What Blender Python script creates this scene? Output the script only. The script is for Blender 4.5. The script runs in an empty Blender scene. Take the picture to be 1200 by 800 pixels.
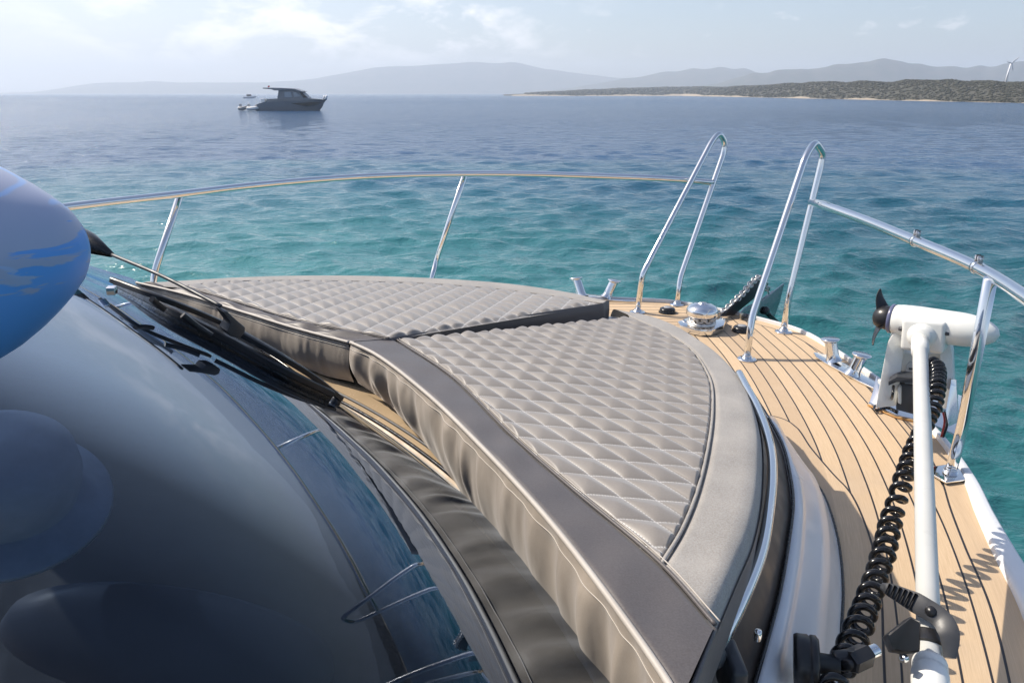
import bpy, bmesh, math, random
import numpy as np
from mathutils import Vector, Matrix
random.seed(7); rng = np.random.default_rng(11)
S = bpy.context.scene
COL = S.collection
R = math.radians
# ------------------------------------------------------------------ survey of the photograph
# focal length and pitch were solved from the horizon and the rail posts; with them a sighted point is put at its real height / plane
FP = 850.0; HZ = 110.0; EYE = 0.9; C0 = 1.44; WATER = -1.3
PIT = math.atan((400 - HZ) / FP); CP, SP = math.cos(PIT), math.sin(PIT)
K = math.sqrt(.5)
def ray(px, py):
    x = (px - 600) / FP; y = (400 - py) / FP
    return np.array((x, CP + y * SP, -SP + y * CP))
EYEP = np.array((0, 0, EYE))
def pz(px, py, z):                      # sight line meets the level z
    r = ray(px, py); return EYEP + r * ((z - EYE) / r[2])
def pv(px, py, v):                      # sight line meets the fore-and-aft plane at v metres to starboard of the centreline
    r = ray(px, py); return EYEP + r * ((v - C0) / (K * (r[0] - r[1])))
def pd(px, py, d):                      # sight line at depth d
    return EYEP + ray(px, py) * d
def W(u, v, z):                         # boat frame (forward, starboard, up) to world
    l = v - C0; return np.array((K * (u + l), K * (u - l), z))
def UV(p):
    return K * (p[0] + p[1]), K * (p[0] - p[1]) + C0
def uvz(px, py, z):
    p = pz(px, py, z); u, v = UV(p); return (u, v, z)
# ------------------------------------------------------------------ curve helpers
def spline(pts, n, closed=False):
    P = np.array(pts, float); m = len(P)
    if m == 2: 
        t = np.linspace(0, 1, n)[:, None]; return P[0] * (1 - t) + P[1] * t
    d = np.sqrt(np.maximum(np.linalg.norm(np.diff(P, axis=0), axis=1), 1e-9))
    if closed: raise ValueError
    t = np.concatenate([[0], np.cumsum(d)])
    P2 = np.vstack([2 * P[0] - P[1], P, 2 * P[-1] - P[-2]]); t2 = np.concatenate([[t[0] - d[0]], t, [t[-1] + d[-1]]])
    out = []
    ts = np.linspace(t[0], t[-1], max(n * 4, 40))
    for x in ts:
        i = min(max(np.searchsorted(t, x, side='right') - 1, 0), m - 2)
        p0, p1, p2, p3 = P2[i:i + 4]; a0, a1, a2, a3 = t2[i:i + 4]
        A1 = (a1 - x) / (a1 - a0) * p0 + (x - a0) / (a1 - a0) * p1
        A2 = (a2 - x) / (a2 - a1) * p1 + (x - a1) / (a2 - a1) * p2
        A3 = (a3 - x) / (a3 - a2) * p2 + (x - a2) / (a3 - a2) * p3
        B1 = (a2 - x) / (a2 - a0) * A1 + (x - a0) / (a2 - a0) * A2
        B2 = (a3 - x) / (a3 - a1) * A2 + (x - a1) / (a3 - a1) * A3
        out.append((a2 - x) / (a2 - a1) * B1 + (x - a1) / (a2 - a1) * B2)
    return resample(np.array(out), n)
def resample(P, n):
    s = np.concatenate([[0], np.cumsum(np.linalg.norm(np.diff(P, axis=0), axis=1))])
    q = np.linspace(0, s[-1], n)
    return np.stack([np.interp(q, s, P[:, k]) for k in range(P.shape[1])], 1)
# ------------------------------------------------------------------ object helpers
def wloc(o):
    return np.array(o.get('_b', (0, 0, 0)) if o else (0, 0, 0), float)
BASE = {}
SHEETS = {'windscreen', 'cowl', 'side_window', 'side_moulding', 'aft_band', 'quilted_panel', 'edge_band', 'skirt', 'split_face', 'side_wall', 'teak_deck', 'dashboard', 'far_hills', 'mid_hills', 'near_hills', 'coast', 'beach'}
def orient(me, name, b):
    """faces look outwards (closed shapes) or towards the open side (sheets)"""
    if name in SHEETS or name == 'hull' and len(me.polygons) > 2000:
        n = len(me.polygons); N = np.empty(n * 3, np.float32); Cc = np.empty(n * 3, np.float32); A = np.empty(n, np.float32)
        me.polygons.foreach_get('normal', N); me.polygons.foreach_get('center', Cc); me.polygons.foreach_get('area', A); N = N.reshape(-1, 3); Cc = Cc.reshape(-1, 3) + b
        s = (A * N[:, 2] * (Cc[:, 2] > .0)).sum() if name == 'hull' else (A * (N * (EYEP - Cc)).sum(1) / np.linalg.norm(EYEP - Cc, axis=1)).sum()
        if s < 0: me.flip_normals()
    else:
        bm = bmesh.new(); bm.from_mesh(me); bmesh.ops.recalc_face_normals(bm, faces=bm.faces); bm.to_mesh(me); bm.free()
def obj(name, V, F, mat, parent=None, smooth=True, uvs=None, base=None, auto=None):
    """one mesh object from world-space vertices; a child keeps its thing's base as origin"""
    b = BASE[parent.name] if parent else np.array(base if base is not None else (0, 0, 0), float)
    me = bpy.data.meshes.new(name)
    V = np.asarray(V, float) - b
    me.from_pydata(V.tolist(), [], [tuple(int(i) for i in f) for f in F])
    if uvs:
        li = np.empty(len(me.loops), np.int32); me.loops.foreach_get('vertex_index', li)
        for k, arr in uvs.items():
            l = me.uv_layers.new(name=k); l.data.foreach_set('uv', np.asarray(arr, np.float32)[li].ravel())
    if smooth: me.polygons.foreach_set('use_smooth', [True] * len(me.polygons))
    for m in (mat if isinstance(mat, (list, tuple)) else [mat]): me.materials.append(m)
    me.update(); orient(me, name, b)
    o = bpy.data.objects.new(name, me); COL.objects.link(o)
    if parent: o.parent = parent
    else: o.location = b
    BASE[o.name] = b
    if auto is not None:
        bm = bmesh.new(); bm.from_mesh(me)
        for e in bm.edges:
            if len(e.link_faces) == 2 and e.calc_face_angle(0) > R(auto): e.smooth = False
        bm.to_mesh(me); bm.free()
    return o
def thing(name, label, cat, base=(0, 0, 0), group=None):
    o = bpy.data.objects.new(name, None); COL.objects.link(o); o.empty_display_size = .1
    o.location = base; BASE[o.name] = np.array(base, float)
    return tag(o, label, cat, group)
def tag(o, label=None, cat=None, group=None, kind=None):
    if label: o['label'] = label
    if cat: o['category'] = cat
    if group: o['group'] = group
    if kind: o['kind'] = kind
    return o
class MB:
    """collects shapes into one vertex / face list"""
    def __init__(s): s.V = []; s.F = []
    def add(s, V, F):
        n = len(s.V); s.V += [tuple(float(c) for c in v) for v in V]; s.F += [tuple(i + n for i in f) for f in F]; return s
    def grid(s, G, cu=False, cv=False):          # G[i][j] points
        G = np.asarray(G, float); a, b = G.shape[:2]
        F = [(i * b + j, i * b + (j + 1) % b, ((i + 1) % a) * b + (j + 1) % b, ((i + 1) % a) * b + j)
             for i in range(a if cu else a - 1) for j in range(b if cv else b - 1)]
        return s.add(G.reshape(-1, 3), F)
    def tube(s, P, r, n=14, cap=True):
        P = np.asarray(P, float); m = len(P); r = np.broadcast_to(np.asarray(r, float), (m,))
        T = np.gradient(P, axis=0); T /= np.maximum(np.linalg.norm(T, axis=1), 1e-9)[:, None]
        a = np.array((0, 0, 1.0)) if abs(T[0][2]) < .9 else np.array((1.0, 0, 0))
        N = a - T[0] * a.dot(T[0]); N /= np.linalg.norm(N)
        ang = np.linspace(0, 2 * math.pi, n, endpoint=False); G = []
        for i in range(m):
            N = N - T[i] * N.dot(T[i]); N /= max(np.linalg.norm(N), 1e-9); B = np.cross(T[i], N)
            G.append(P[i] + r[i] * (np.cos(ang)[:, None] * N + np.sin(ang)[:, None] * B))
        n0 = len(s.V); s.grid(G, cv=True)
        if cap:
            s.F.append(tuple(n0 + k for k in range(n))[::-1]); s.F.append(tuple(n0 + (m - 1) * n + k for k in range(n)))
        return s
    def lathe(s, prof, o, ax=(0, 0, 1), n=28, x=None):   # prof: (radius, height along ax)
        ax = np.array(ax, float); ax /= np.linalg.norm(ax); o = np.array(o, float)
        a = np.array((0, 0, 1.0)) if abs(ax[2]) < .9 else np.array((1.0, 0, 0))
        N = a - ax * a.dot(ax); N /= np.linalg.norm(N); B = np.cross(ax, N)
        ang = np.linspace(0, 2 * math.pi, n, endpoint=False)
        G = [o + h * ax + max(q, 1e-5) * (np.cos(ang)[:, None] * N + np.sin(ang)[:, None] * B) for q, h in prof]
        return s.grid(G, cv=True)
    def box(s, c, ex, ey, ez, bev=0, taper=1.0):          # c centre, half-extent vectors; bevelled by an inset ring
        c = np.array(c, float); ex, ey, ez = (np.array(e, float) for e in (ex, ey, ez))
        bm = bmesh.new(); bmesh.ops.create_cube(bm, size=2)
        for v in bm.verts:
            t = taper if v.co.z > 0 else 1
            p = c + ex * v.co.x * t + ey * v.co.y * t + ez * v.co.z; v.co = p
        if bev: bmesh.ops.bevel(bm, geom=bm.edges[:], offset=bev, segments=3, affect='EDGES', profile=.6)
        bmesh.ops.recalc_face_normals(bm, faces=bm.faces)
        bm.verts.index_update()
        s.add([v.co for v in bm.verts], [[v.index for v in f.verts] for f in bm.faces]); bm.free(); return s
    def prism(s, poly, d, bev=0):                        # poly: 3-D outline, d: thickness vector
        bm = bmesh.new(); vs = [bm.verts.new(tuple(map(float, p))) for p in poly]; f = bm.faces.new(vs)
        r = bmesh.ops.extrude_face_region(bm, geom=[f])
        for g in r['geom']:
            if isinstance(g, bmesh.types.BMVert): g.co += Vector(tuple(map(float, d)))
        if bev: bmesh.ops.bevel(bm, geom=bm.edges[:], offset=bev, segments=2, affect='EDGES', profile=.6)
        bmesh.ops.recalc_face_normals(bm, faces=bm.faces); bm.verts.index_update()
        s.add([v.co for v in bm.verts], [[v.index for v in f.verts] for f in bm.faces]); bm.free(); return s
    def ball(s, c, r, n=16):
        m = n // 2
        return s.lathe([(math.sin(math.pi * k / m), -math.cos(math.pi * k / m)) for k in range(m + 1)] if np.isscalar(r) and r == 1 else
                       [(r * math.sin(math.pi * k / m), -r * math.cos(math.pi * k / m)) for k in range(m + 1)], c, n=n)
    def build(s, name, mat, parent=None, **kw): return obj(name, s.V, s.F, mat, parent, **kw)
def arc(p, q, r, n=8):
    return None
def fillet(P, r, n=8):
    """rounds the corners of a polyline"""
    P = [np.array(p, float) for p in P]; out = [P[0]]
    for a, b, c in zip(P, P[1:], P[2:]):
        d1 = a - b; d2 = c - b; l1, l2 = np.linalg.norm(d1), np.linalg.norm(d2); k = min(r, l1 * .48, l2 * .48)
        s, e = b + d1 / l1 * k, b + d2 / l2 * k
        for t in np.linspace(0, 1, n): out.append((1 - t) ** 2 * s + 2 * t * (1 - t) * b + t * t * e)
    out.append(P[-1]); return np.array(out)
# ------------------------------------------------------------------ node helpers
class NT:
    def __init__(s, t): s.t = t; s.n = t.nodes; s.l = t.links
    def new(s, ty, **kw):
        n = s.n.new(ty)
        for k, v in kw.items():
            if k.startswith('_'): setattr(n, k[1:], v)
        for k, v in kw.items():
            if not k.startswith('_'): s.set(n, k, v)
        return n
    def set(s, n, k, v):
        inp = n.inputs[int(k[1:])] if k[0] == 'i' and k[1:].isdigit() else n.inputs[k.replace('__', ' ')]
        if isinstance(v, bpy.types.NodeSocket): s.l.new(v, inp)
        elif isinstance(v, bpy.types.Node): s.l.new(v.outputs[0], inp)
        else: inp.default_value = v
    def math(s, op, a, b=0.0, c=None, clamp=False):
        n = s.n.new('ShaderNodeMath'); n.operation = op; n.use_clamp = clamp
        s.set(n, 'i0', a); s.set(n, 'i1', b)
        if c is not None: s.set(n, 'i2', c)
        return n.outputs[0]
    def mix(s, f, a, b, bt='MIX'):
        n = s.n.new('ShaderNodeMix'); n.data_type = 'RGBA'; n.blend_type = bt
        s.set(n, 'i0', f)
        for i, v in ((6, a), (7, b)):
            if isinstance(v, bpy.types.NodeSocket): s.l.new(v, n.inputs[i])
            else: n.inputs[i].default_value = (*v[:3], 1)
        return n.outputs[2]
    def noise(s, vec, scale, detail=3, rough=.5, dist=0):
        n = s.n.new('ShaderNodeTexNoise'); s.set(n, 'Vector', vec); s.set(n, 'Scale', scale); s.set(n, 'Detail', detail)
        s.set(n, 'Roughness', rough); s.set(n, 'Distortion', dist); return n.outputs[0]
    def ramp(s, f, a, b, lo=0.0, hi=1.0):
        n = s.n.new('ShaderNodeMapRange'); n.clamp = True; s.set(n, 'i0', f); s.set(n, 'i1', a); s.set(n, 'i2', b); s.set(n, 'i3', lo); s.set(n, 'i4', hi); return n.outputs[0]
    def obj(s): return s.n.new('ShaderNodeTexCoord').outputs['Object']
    def pos(s): return s.n.new('ShaderNodeNewGeometry').outputs['Position']
    def uv(s, name):
        n = s.n.new('ShaderNodeUVMap'); n.uv_map = name; x = s.n.new('ShaderNodeSeparateXYZ'); s.l.new(n.outputs[0], x.inputs[0]); return x.outputs[0], x.outputs[1]
    def scale(s, vec, sc, rot=(0, 0, 0)):
        n = s.n.new('ShaderNodeMapping'); s.set(n, 'Vector', vec); n.inputs['Scale'].default_value = sc; n.inputs['Rotation'].default_value = rot; return n.outputs[0]
    def bump(s, h, dist, strength=1.0):
        n = s.n.new('ShaderNodeBump'); s.set(n, 'Height', h); s.set(n, 'Distance', dist); s.set(n, 'Strength', strength); return n.outputs[0]
def mat(name, col=(.5, .5, .5), rough=.5, metal=0.0, fn=None, **kw):
    m = bpy.data.materials.new(name); m.use_nodes = True; t = NT(m.node_tree); b = t.n['Principled BSDF']
    b.inputs['Base Color'].default_value = (*col, 1); b.inputs['Roughness'].default_value = rough; b.inputs['Metallic'].default_value = metal
    for k, v in kw.items(): b.inputs[k.replace('__', ' ')].default_value = v
    if fn: fn(t, b)
    return m
def wear(col, amt=.12, sc=6.0, r0=.3, r1=.5, bump=0, bs=200.0):
    """a slightly uneven surface: mottled colour, uneven gloss, optional grain"""
    def fn(t, b):
        p = t.obj(); n = t.noise(p, sc, 5, .6)
        t.set(b, 'Base__Color', t.mix(t.ramp(n, .3, .7), tuple(c * (1 - amt) for c in col), tuple(min(1, c * (1 + amt)) for c in col)))
        t.set(b, 'Roughness', t.ramp(t.noise(p, sc * 2.3, 4), .3, .7, r0, r1))
        if bump: t.set(b, 'Normal', t.bump(t.noise(p, bs, 3), bump))
    return fn
M = {}
M['chrome'] = mat('stainless_steel', (.78, .78, .77), .07, 1.0, lambda t, b: t.set(b, 'Roughness', t.ramp(t.noise(t.obj(), 25, 4), .35, .75, .04, .16)))
M['black'] = mat('black_plastic', (.014, .014, .016), .35, fn=wear((.014, .014, .016), .2, 30, .28, .5))
M['rubber'] = mat('black_rubber', (.012, .012, .013), .25, fn=wear((.012, .012, .013), .2, 40, .16, .34))
M['graphite'] = mat('dark_grey_plastic', (.045, .047, .052), .4, fn=wear((.045, .047, .052), .15, 30, .3, .5))
M['gelcoat'] = mat('white_gelcoat', (.74, .75, .76), .2, fn=wear((.74, .75, .76), .04, 3, .12, .3))
M['motor'] = mat('white_motor_paint', (.78, .78, .74), .32, fn=wear((.78, .78, .74), .04, 14, .26, .42))
M['tan'] = mat('tan_cowl_gelcoat', (.40, .30, .19), .22, fn=wear((.40, .30, .19), .08, 8, .15, .3))
M['tint'] = mat('dark_bronze_side_panel', (.07, .055, .047), .4, fn=wear((.075, .060, .050), .25, 9, .32, .55))
M['chain'] = mat('galvanised_chain', (.6, .58, .55), .35, .9, fn=wear((.6, .58, .55), .3, 60, .25, .5))
M['red'] = mat('red_wire', (.35, .03, .02), .4)
M['copper'] = mat('orange_sealant', (.45, .22, .05), .5)
def f_teak(t, b):
    d, s = t.uv('plank'); e, i = t.uv('edge')
    fr = t.math('FRACT', d); di = t.math('ABSOLUTE', t.math('SUBTRACT', fr, .5))
    seam = t.ramp(di, .450, .464)                                            # caulking between the planks
    marg = t.math('MAXIMUM', t.ramp(e, .048, .046), t.ramp(i, .068, .066))   # inside a margin board: no planks
    line = t.math('MAXIMUM', t.ramp(t.math('ABSOLUTE', t.math('SUBTRACT', e, .048)), .0026, .0018), t.ramp(t.math('ABSOLUTE', t.math('SUBTRACT', i, .068)), .0026, .0018))
    mid, _ = t.uv('mid'); line = t.math('MAXIMUM', line, t.ramp(t.math('ABSOLUTE', mid), .0026, .0018))
    caulk = t.math('MAXIMUM', t.math('MULTIPLY', seam, t.math('SUBTRACT', 1.0, marg)), line)
    cx = t.new('ShaderNodeCombineXYZ', i0=t.math('MULTIPLY', s, 2.2), i1=t.math('MULTIPLY', d, 4.0), i2=0.0)
    grain = t.noise(cx.outputs[0], 6, 6, .65)
    wn = t.new('ShaderNodeTexWhiteNoise', _noise_dimensions='1D'); t.set(wn, 'W', t.math('FLOOR', d))
    fine = t.noise(t.obj(), 14, 4, .6)
    c = t.mix(t.ramp(grain, .32, .68), (.54, .385, .235), (.69, .515, .335))
    c = t.mix(t.math('MULTIPLY', wn.outputs[0], .7), c, (.46, .335, .22)); st = t.noise(t.obj(), 2.6, 6, .7); c = t.mix(t.ramp(st, .52, .75, 0, .30), c, (.40, .33, .26))
    c = t.mix(t.ramp(fine, .5, .8, 0, .35), c, (.62, .47, .32))
    t.set(b, 'Base__Color', t.mix(caulk, c, (.022, .02, .022)))
    t.set(b, 'Roughness', t.mix(caulk, (.72,) * 3, (.45,) * 3))
    h = t.math('SUBTRACT', t.math('MULTIPLY', grain, .25), caulk)
    t.set(b, 'Normal', t.bump(h, .0012, .8))
M['teak'] = mat('teak_deck', rough=.7, fn=f_teak)
def vinyl(col, col2, r0, r1, sheen=0., grain=.00025, stitch=False, crease=0.0, speck=0.05):
    def fn(t, b):
        p = t.obj(); n = t.noise(p, 9, 5, .6); g = t.noise(p, 420, 2, .6)
        c = t.mix(t.ramp(n, .3, .7), col, col2); c = t.mix(t.ramp(g, .35, .65, 0, speck), c, (.5, .49, .47))
        h = g
        if stitch:
            a, q = t.uv('quilt'); m = None
            for x, y in ((a, q), (q, a)):
                near = t.math('ABSOLUTE', t.math('SUBTRACT', t.math('FRACT', t.math('ADD', x, .5)), .5))
                dash = t.ramp(t.math('ABSOLUTE', t.math('SUBTRACT', t.math('FRACT', t.math('MULTIPLY', y, 13.0)), .5)), .40, .36)
                k = t.math('MULTIPLY', t.ramp(near, .026, .016), dash); m = k if m is None else t.math('MAXIMUM', m, k)
            c = t.mix(m, c, (.50, .485, .46))
        t.set(b, 'Base__Color', c)
        t.set(b, 'Roughness', t.ramp(n, .3, .7, r0, r1))
        nb = t.bump(g, grain, .6)
        if crease:
            b2 = t.new('ShaderNodeBump', Height=t.noise(t.scale(p, (1, 1, .42)), 21, 2, .4, .2), Distance=crease, Strength=.7, Normal=nb); nb = b2.outputs[0]
        t.set(b, 'Normal', nb); b.inputs['Sheen Weight'].default_value = sheen
    return fn
M['quilt'] = mat('quilted_light_grey_vinyl', fn=vinyl((.198, .176, .155), (.235, .211, .187), .40, .54, .35, stitch=True))
M['suede'] = mat('light_grey_suede_vinyl', fn=vinyl((.215, .193, .168), (.33, .30, .265), .65, .85, .2, grain=.0012, speck=.35))
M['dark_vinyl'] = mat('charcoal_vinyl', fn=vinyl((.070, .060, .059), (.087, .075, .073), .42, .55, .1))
M['skirt'] = mat('taupe_satin_vinyl', fn=vinyl((.27, .225, .178), (.345, .29, .23), .38, .5, .3, crease=.007))
M['piping'] = mat('cream_piping', fn=vinyl((.42, .38, .33), (.50, .46, .41), .4, .55))
M['under'] = mat('cushion_underside', (.018, .017, .018), .8)
HAZE = 4.1e-4
SUNV = (-.9, .4, 1.0); SUNE = 4.6; SKYS = .13; EXPO = .31
CLOUDC = (5.6, 6.0, 6.5); CLOUDB = (9.2, 9.0, 8.8)
# ================================================================== THE YACHT: hull, deck, coachroof, windscreen
yb = W(1.0, 0, 0)
yacht = thing('yacht', 'white motor yacht with a teak foredeck and dark raked windscreen, filling the foreground', 'motor yacht', yb)
# hull edge (inside of the toe rail), starboard half, bow to stern
EDGE = spline([(2.80, 0.0), (2.792, .09), (2.756, .30), (2.64, .47), (2.52, .61), (2.356, .785), (2.113, .985), (1.9, 1.108), (1.76, 1.168), (1.62, 1.233), (1.413, 1.333), (1.0, 1.47), (.5, 1.58), (0, 1.64), (-2.6, 1.70)], 220)
# foot of the coachroof side on the deck, starboard
FOOT = np.array([uvz(x, y, 0)[:2] for x, y in [(900, 497), (921, 525), (947, 558), (962, 575), (980, 626), (987, 686), (985, 740)]])
FOOT = np.vstack([[(2.02, .16), (1.95, .42), (1.80, .585)], FOOT, [FOOT[-1] + (FOOT[-1] - FOOT[-2]) * k for k in (1.5, 8.0)]])
FOOT = spline(FOOT, 90)
REF = spline([(2.95, -.18), (2.75, .04), (2.416, .394), (2.16, .615), (1.9, .808), (1.733, .912), (1.55, 1.012), (1.3, 1.127), (1.0, 1.24), (.5, 1.38), (0, 1.47), (-2.6, 1.58)], 260)
def sdist(Q, P, signed=False):
    """distance of every point of Q to polyline P (and arc position of the nearest point)"""
    best = np.full(len(Q), 1e9); sg = np.zeros(len(Q)); at = np.zeros(len(Q)); s0 = 0
    for a, b in zip(P, P[1:]):
        d = b - a; L = np.linalg.norm(d); t = np.clip(((Q - a) @ d) / (L * L), 0, 1); c = a + t[:, None] * d; r = Q - c
        q = np.hypot(r[:, 0], r[:, 1]); k = q < best
        best[k] = q[k]; sg[k] = np.sign(d[0] * r[:, 1] - d[1] * r[:, 0])[k]; at[k] = (s0 + t * L)[k]; s0 += L
    return (best * sg if signed else best), at
nS = 241
sv = np.linspace(-1, 1, nS)
G = np.stack([np.repeat(EDGE[:, 0:1], nS, 1), EDGE[:, 1:2] * sv[None], np.zeros((len(EDGE), nS))], 2)
Q = np.stack([G[..., 0].ravel(), np.abs(G[..., 1]).ravel()], 1)
dp, ap = sdist(Q, REF, True); de, _ = sdist(Q, EDGE); di, _ = sdist(Q, FOOT)
mb = MB().grid([[W(*G[i, j]) for j in range(nS)] for i in range(len(EDGE))])
mb.build('teak_deck', M['teak'], yacht, uvs={'plank': np.stack([dp / .0445 + .5, ap], 1), 'edge': np.stack([de, di], 1), 'mid': np.stack([G[..., 1].ravel() + .0, ap], 1)})
# toe rail and topsides as one swept section
def offs(P, d):
    T = np.gradient(P, axis=0); T /= np.linalg.norm(T, axis=1)[:, None]
    return P + d * np.stack([-T[:, 1], T[:, 0]], 1)
full = np.vstack([EDGE[::-1] * (1, -1), EDGE[1:]])          # port stern, round the bow, starboard stern
def side(P, d): return offs(P, d)
prof = [(-.004, -.03), (.0, .0), (.002, .008), (.006, .013), (.012, .014), (.040, .014), (.047, .011), (.050, .004), (.052, -.02), (.05, -.2), (-.05, -.7), (-.16, -1.15), (-.2, -1.5)]
rows = []
for d, z in prof:
    wf = np.interp(full[:, 0], [1.2, 1.5, 1.75, 2.1, 2.8], [1.15, 1.05, .75, .36, .25]) if d > .004 else np.ones(len(full))
    T_ = np.gradient(full, axis=0); T_ /= np.linalg.norm(T_, axis=1)[:, None]; o = full + (d * wf)[:, None] * np.stack([T_[:, 1], -T_[:, 0]], 1)
    rows.append([W(p[0], p[1], z) for p in o])
mb = MB().grid(np.array(rows)); mb.build('hull', M['gelcoat'], yacht)
# ------------------------------------------------------------------ cushion outlines as real 3-D curves (boat frame)
def zs(u): return .32 - .12 * (u - 1)
def on_pad(px, py, dz=0.0, zf=zs):
    z = .3
    for _ in range(25):
        p = pz(px, py, z); u, v = UV(p); z = zf(u) + dz
    return (u, v, z)
def C(pts, dz=0.0): return np.array([on_pad(x, y, dz) for x, y in pts])
# starboard cushion
sA = C([(411, 402), (440, 416), (500, 462), (560, 520), (640, 607), (705, 690), (782, 800), (796, 826)])
sS1 = C([(464, 398), (530, 442), (600, 511), (670, 573), (775, 662), (838, 733)])
sS1q = C([(464, 398), (530, 442), (600, 511), (670, 573), (775, 662)])
sS2 = C([(738, 371), (800, 402), (830, 440), (835, 480), (822, 560), (800, 620), (775, 662)])
sO = C([(716, 361), (768, 371), (830, 403), (870, 440), (892, 490), (896, 560), (886, 620), (865, 670), (838, 733)])
sEnd = C([(838, 733), (808, 812)])
# port cushion: px, py, height
def C3(pts): return np.array([uvz(*p) for p in pts])
pA = C3([(409, 402, .322), (345, 385, .328), (290, 368, .335), (215, 345, .35), (160, 332, .362)])
pS1 = C3([(456, 397, .328), (350, 376, .335), (280, 355, .342), (215, 336, .352)])
pS2 = C3([(706, 356, .252), (640, 346, .243), (560, 337, .243), (480, 332, .254), (400, 330, .274), (320, 329.5, .299), (260, 331, .326), (215, 336, .352)])
pO = C3([(713, 352, .248), (660, 340.5, .236), (590, 331, .234), (500, 325, .244), (420, 322.5, .262), (330, 323, .288), (240, 327, .324), (160, 332, .362)])
pSplit = C3([(456, 397, .328), (560, 379, .297), (640, 366, .276), (706, 356, .252)])
Wn = lambda A: np.array([W(*p) for p in A])
def ruled(A, B, n, m):
    a, b = spline(A, n), spline(B, n); t = np.linspace(0, 1, m)[None, :, None]
    return a[:, None] * (1 - t) + b[:, None] * t
LAY = {1: ((106.0, -1.0240, .0455), (46.7, -.2660, .0666)), -1: ((95.0, -1.0435, .0500), (149.0, -.1007, .0690))}
def quilt_ab(u, v, sg):
    """two stitching directions in the cushion plane: angle, offset, spacing"""
    return [(-math.sin(R(a)) * u + math.cos(R(a)) * v - off) / sp for a, off, sp in LAY[sg]]
def smooth(t): t = np.clip(t, 0, 1); return t * t * (3 - 2 * t)
def quilted(name, A, B, parent, sg, n, m, amp, edge_s=(0, 0), crown=.0):
    G = ruled(A, B, n, m); a, b = quilt_ab(G[..., 0], G[..., 1], sg)
    tri = lambda x: 2 * np.minimum(x - np.floor(x), 1 - x + np.floor(x))
    ta, tb = tri(a), tri(b); sm_ = -np.log(np.exp(-9 * ta) + np.exp(-9 * tb)) / 9
    h = .62 * np.clip(sm_ + .077, 0, 1) ** .8 + .38 * (np.abs(np.sin(math.pi * a)) * np.abs(np.sin(math.pi * b))) ** .5
    # cells differ a little in fill
    cell = np.sin(np.floor(a) * 12.9898 + np.floor(b) * 78.233) * 43758.5453; cell = cell - np.floor(cell)
    h = h * (.86 + .28 * cell)
    t = np.linspace(0, 1, m)[None, :]; wA = np.linalg.norm(G[:, -1] - G[:, 0], axis=1)[:, None] + 1e-6
    fe = smooth(np.minimum(t, 1 - t) * wA / .012)
    s = np.linspace(0, 1, n)[:, None]; fe = fe * smooth(s * np.linalg.norm(G[-1, 0] - G[0, 0]) / .016)
    G[..., 2] += amp * h * fe + crown * np.sin(math.pi * t) * np.sin(math.pi * np.clip(s, 0, 1)) - .003 * (1 - fe)
    V = Wn(G.reshape(-1, 3)); mb = MB().grid(V.reshape(n, m, 3))
    return mb.build(name, M['quilt'], parent, uvs={'quilt': np.stack([a.ravel(), b.ravel()], 1)})
def band(name, A, B, m_, parent, n=160, k=22, puff=.006, wave=0.0, seed=0, roundA=0.0, roundB=0.0):
    G = ruled(A, B, n, k); t = np.linspace(0, 1, k)[None, :]; s = np.linspace(0, 1, n)[:, None]
    wA = np.linalg.norm(G[:, -1] - G[:, 0], axis=1)[:, None] + 1e-6
    z = puff * smooth(np.minimum(t, 1 - t) * wA / .014) - puff * .5
    if roundB: z = z - roundB * (1 - np.sqrt(np.clip(1 - (1 - np.clip((1 - t) * wA / (roundB * 1.3), 0, 1)) ** 2, 0, 1)))
    if wave:
        r = np.random.default_rng(seed)
        for _ in range(5): z = z + wave * np.sin(s * r.uniform(25, 70) + t * r.uniform(-3, 3) + r.uniform(0, 6)) * np.sin(math.pi * t) * .5
    G[..., 2] += z
    V = Wn(G.reshape(-1, 3)); return MB().grid(V.reshape(n, k, 3)).build(name, m_, parent)
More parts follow.
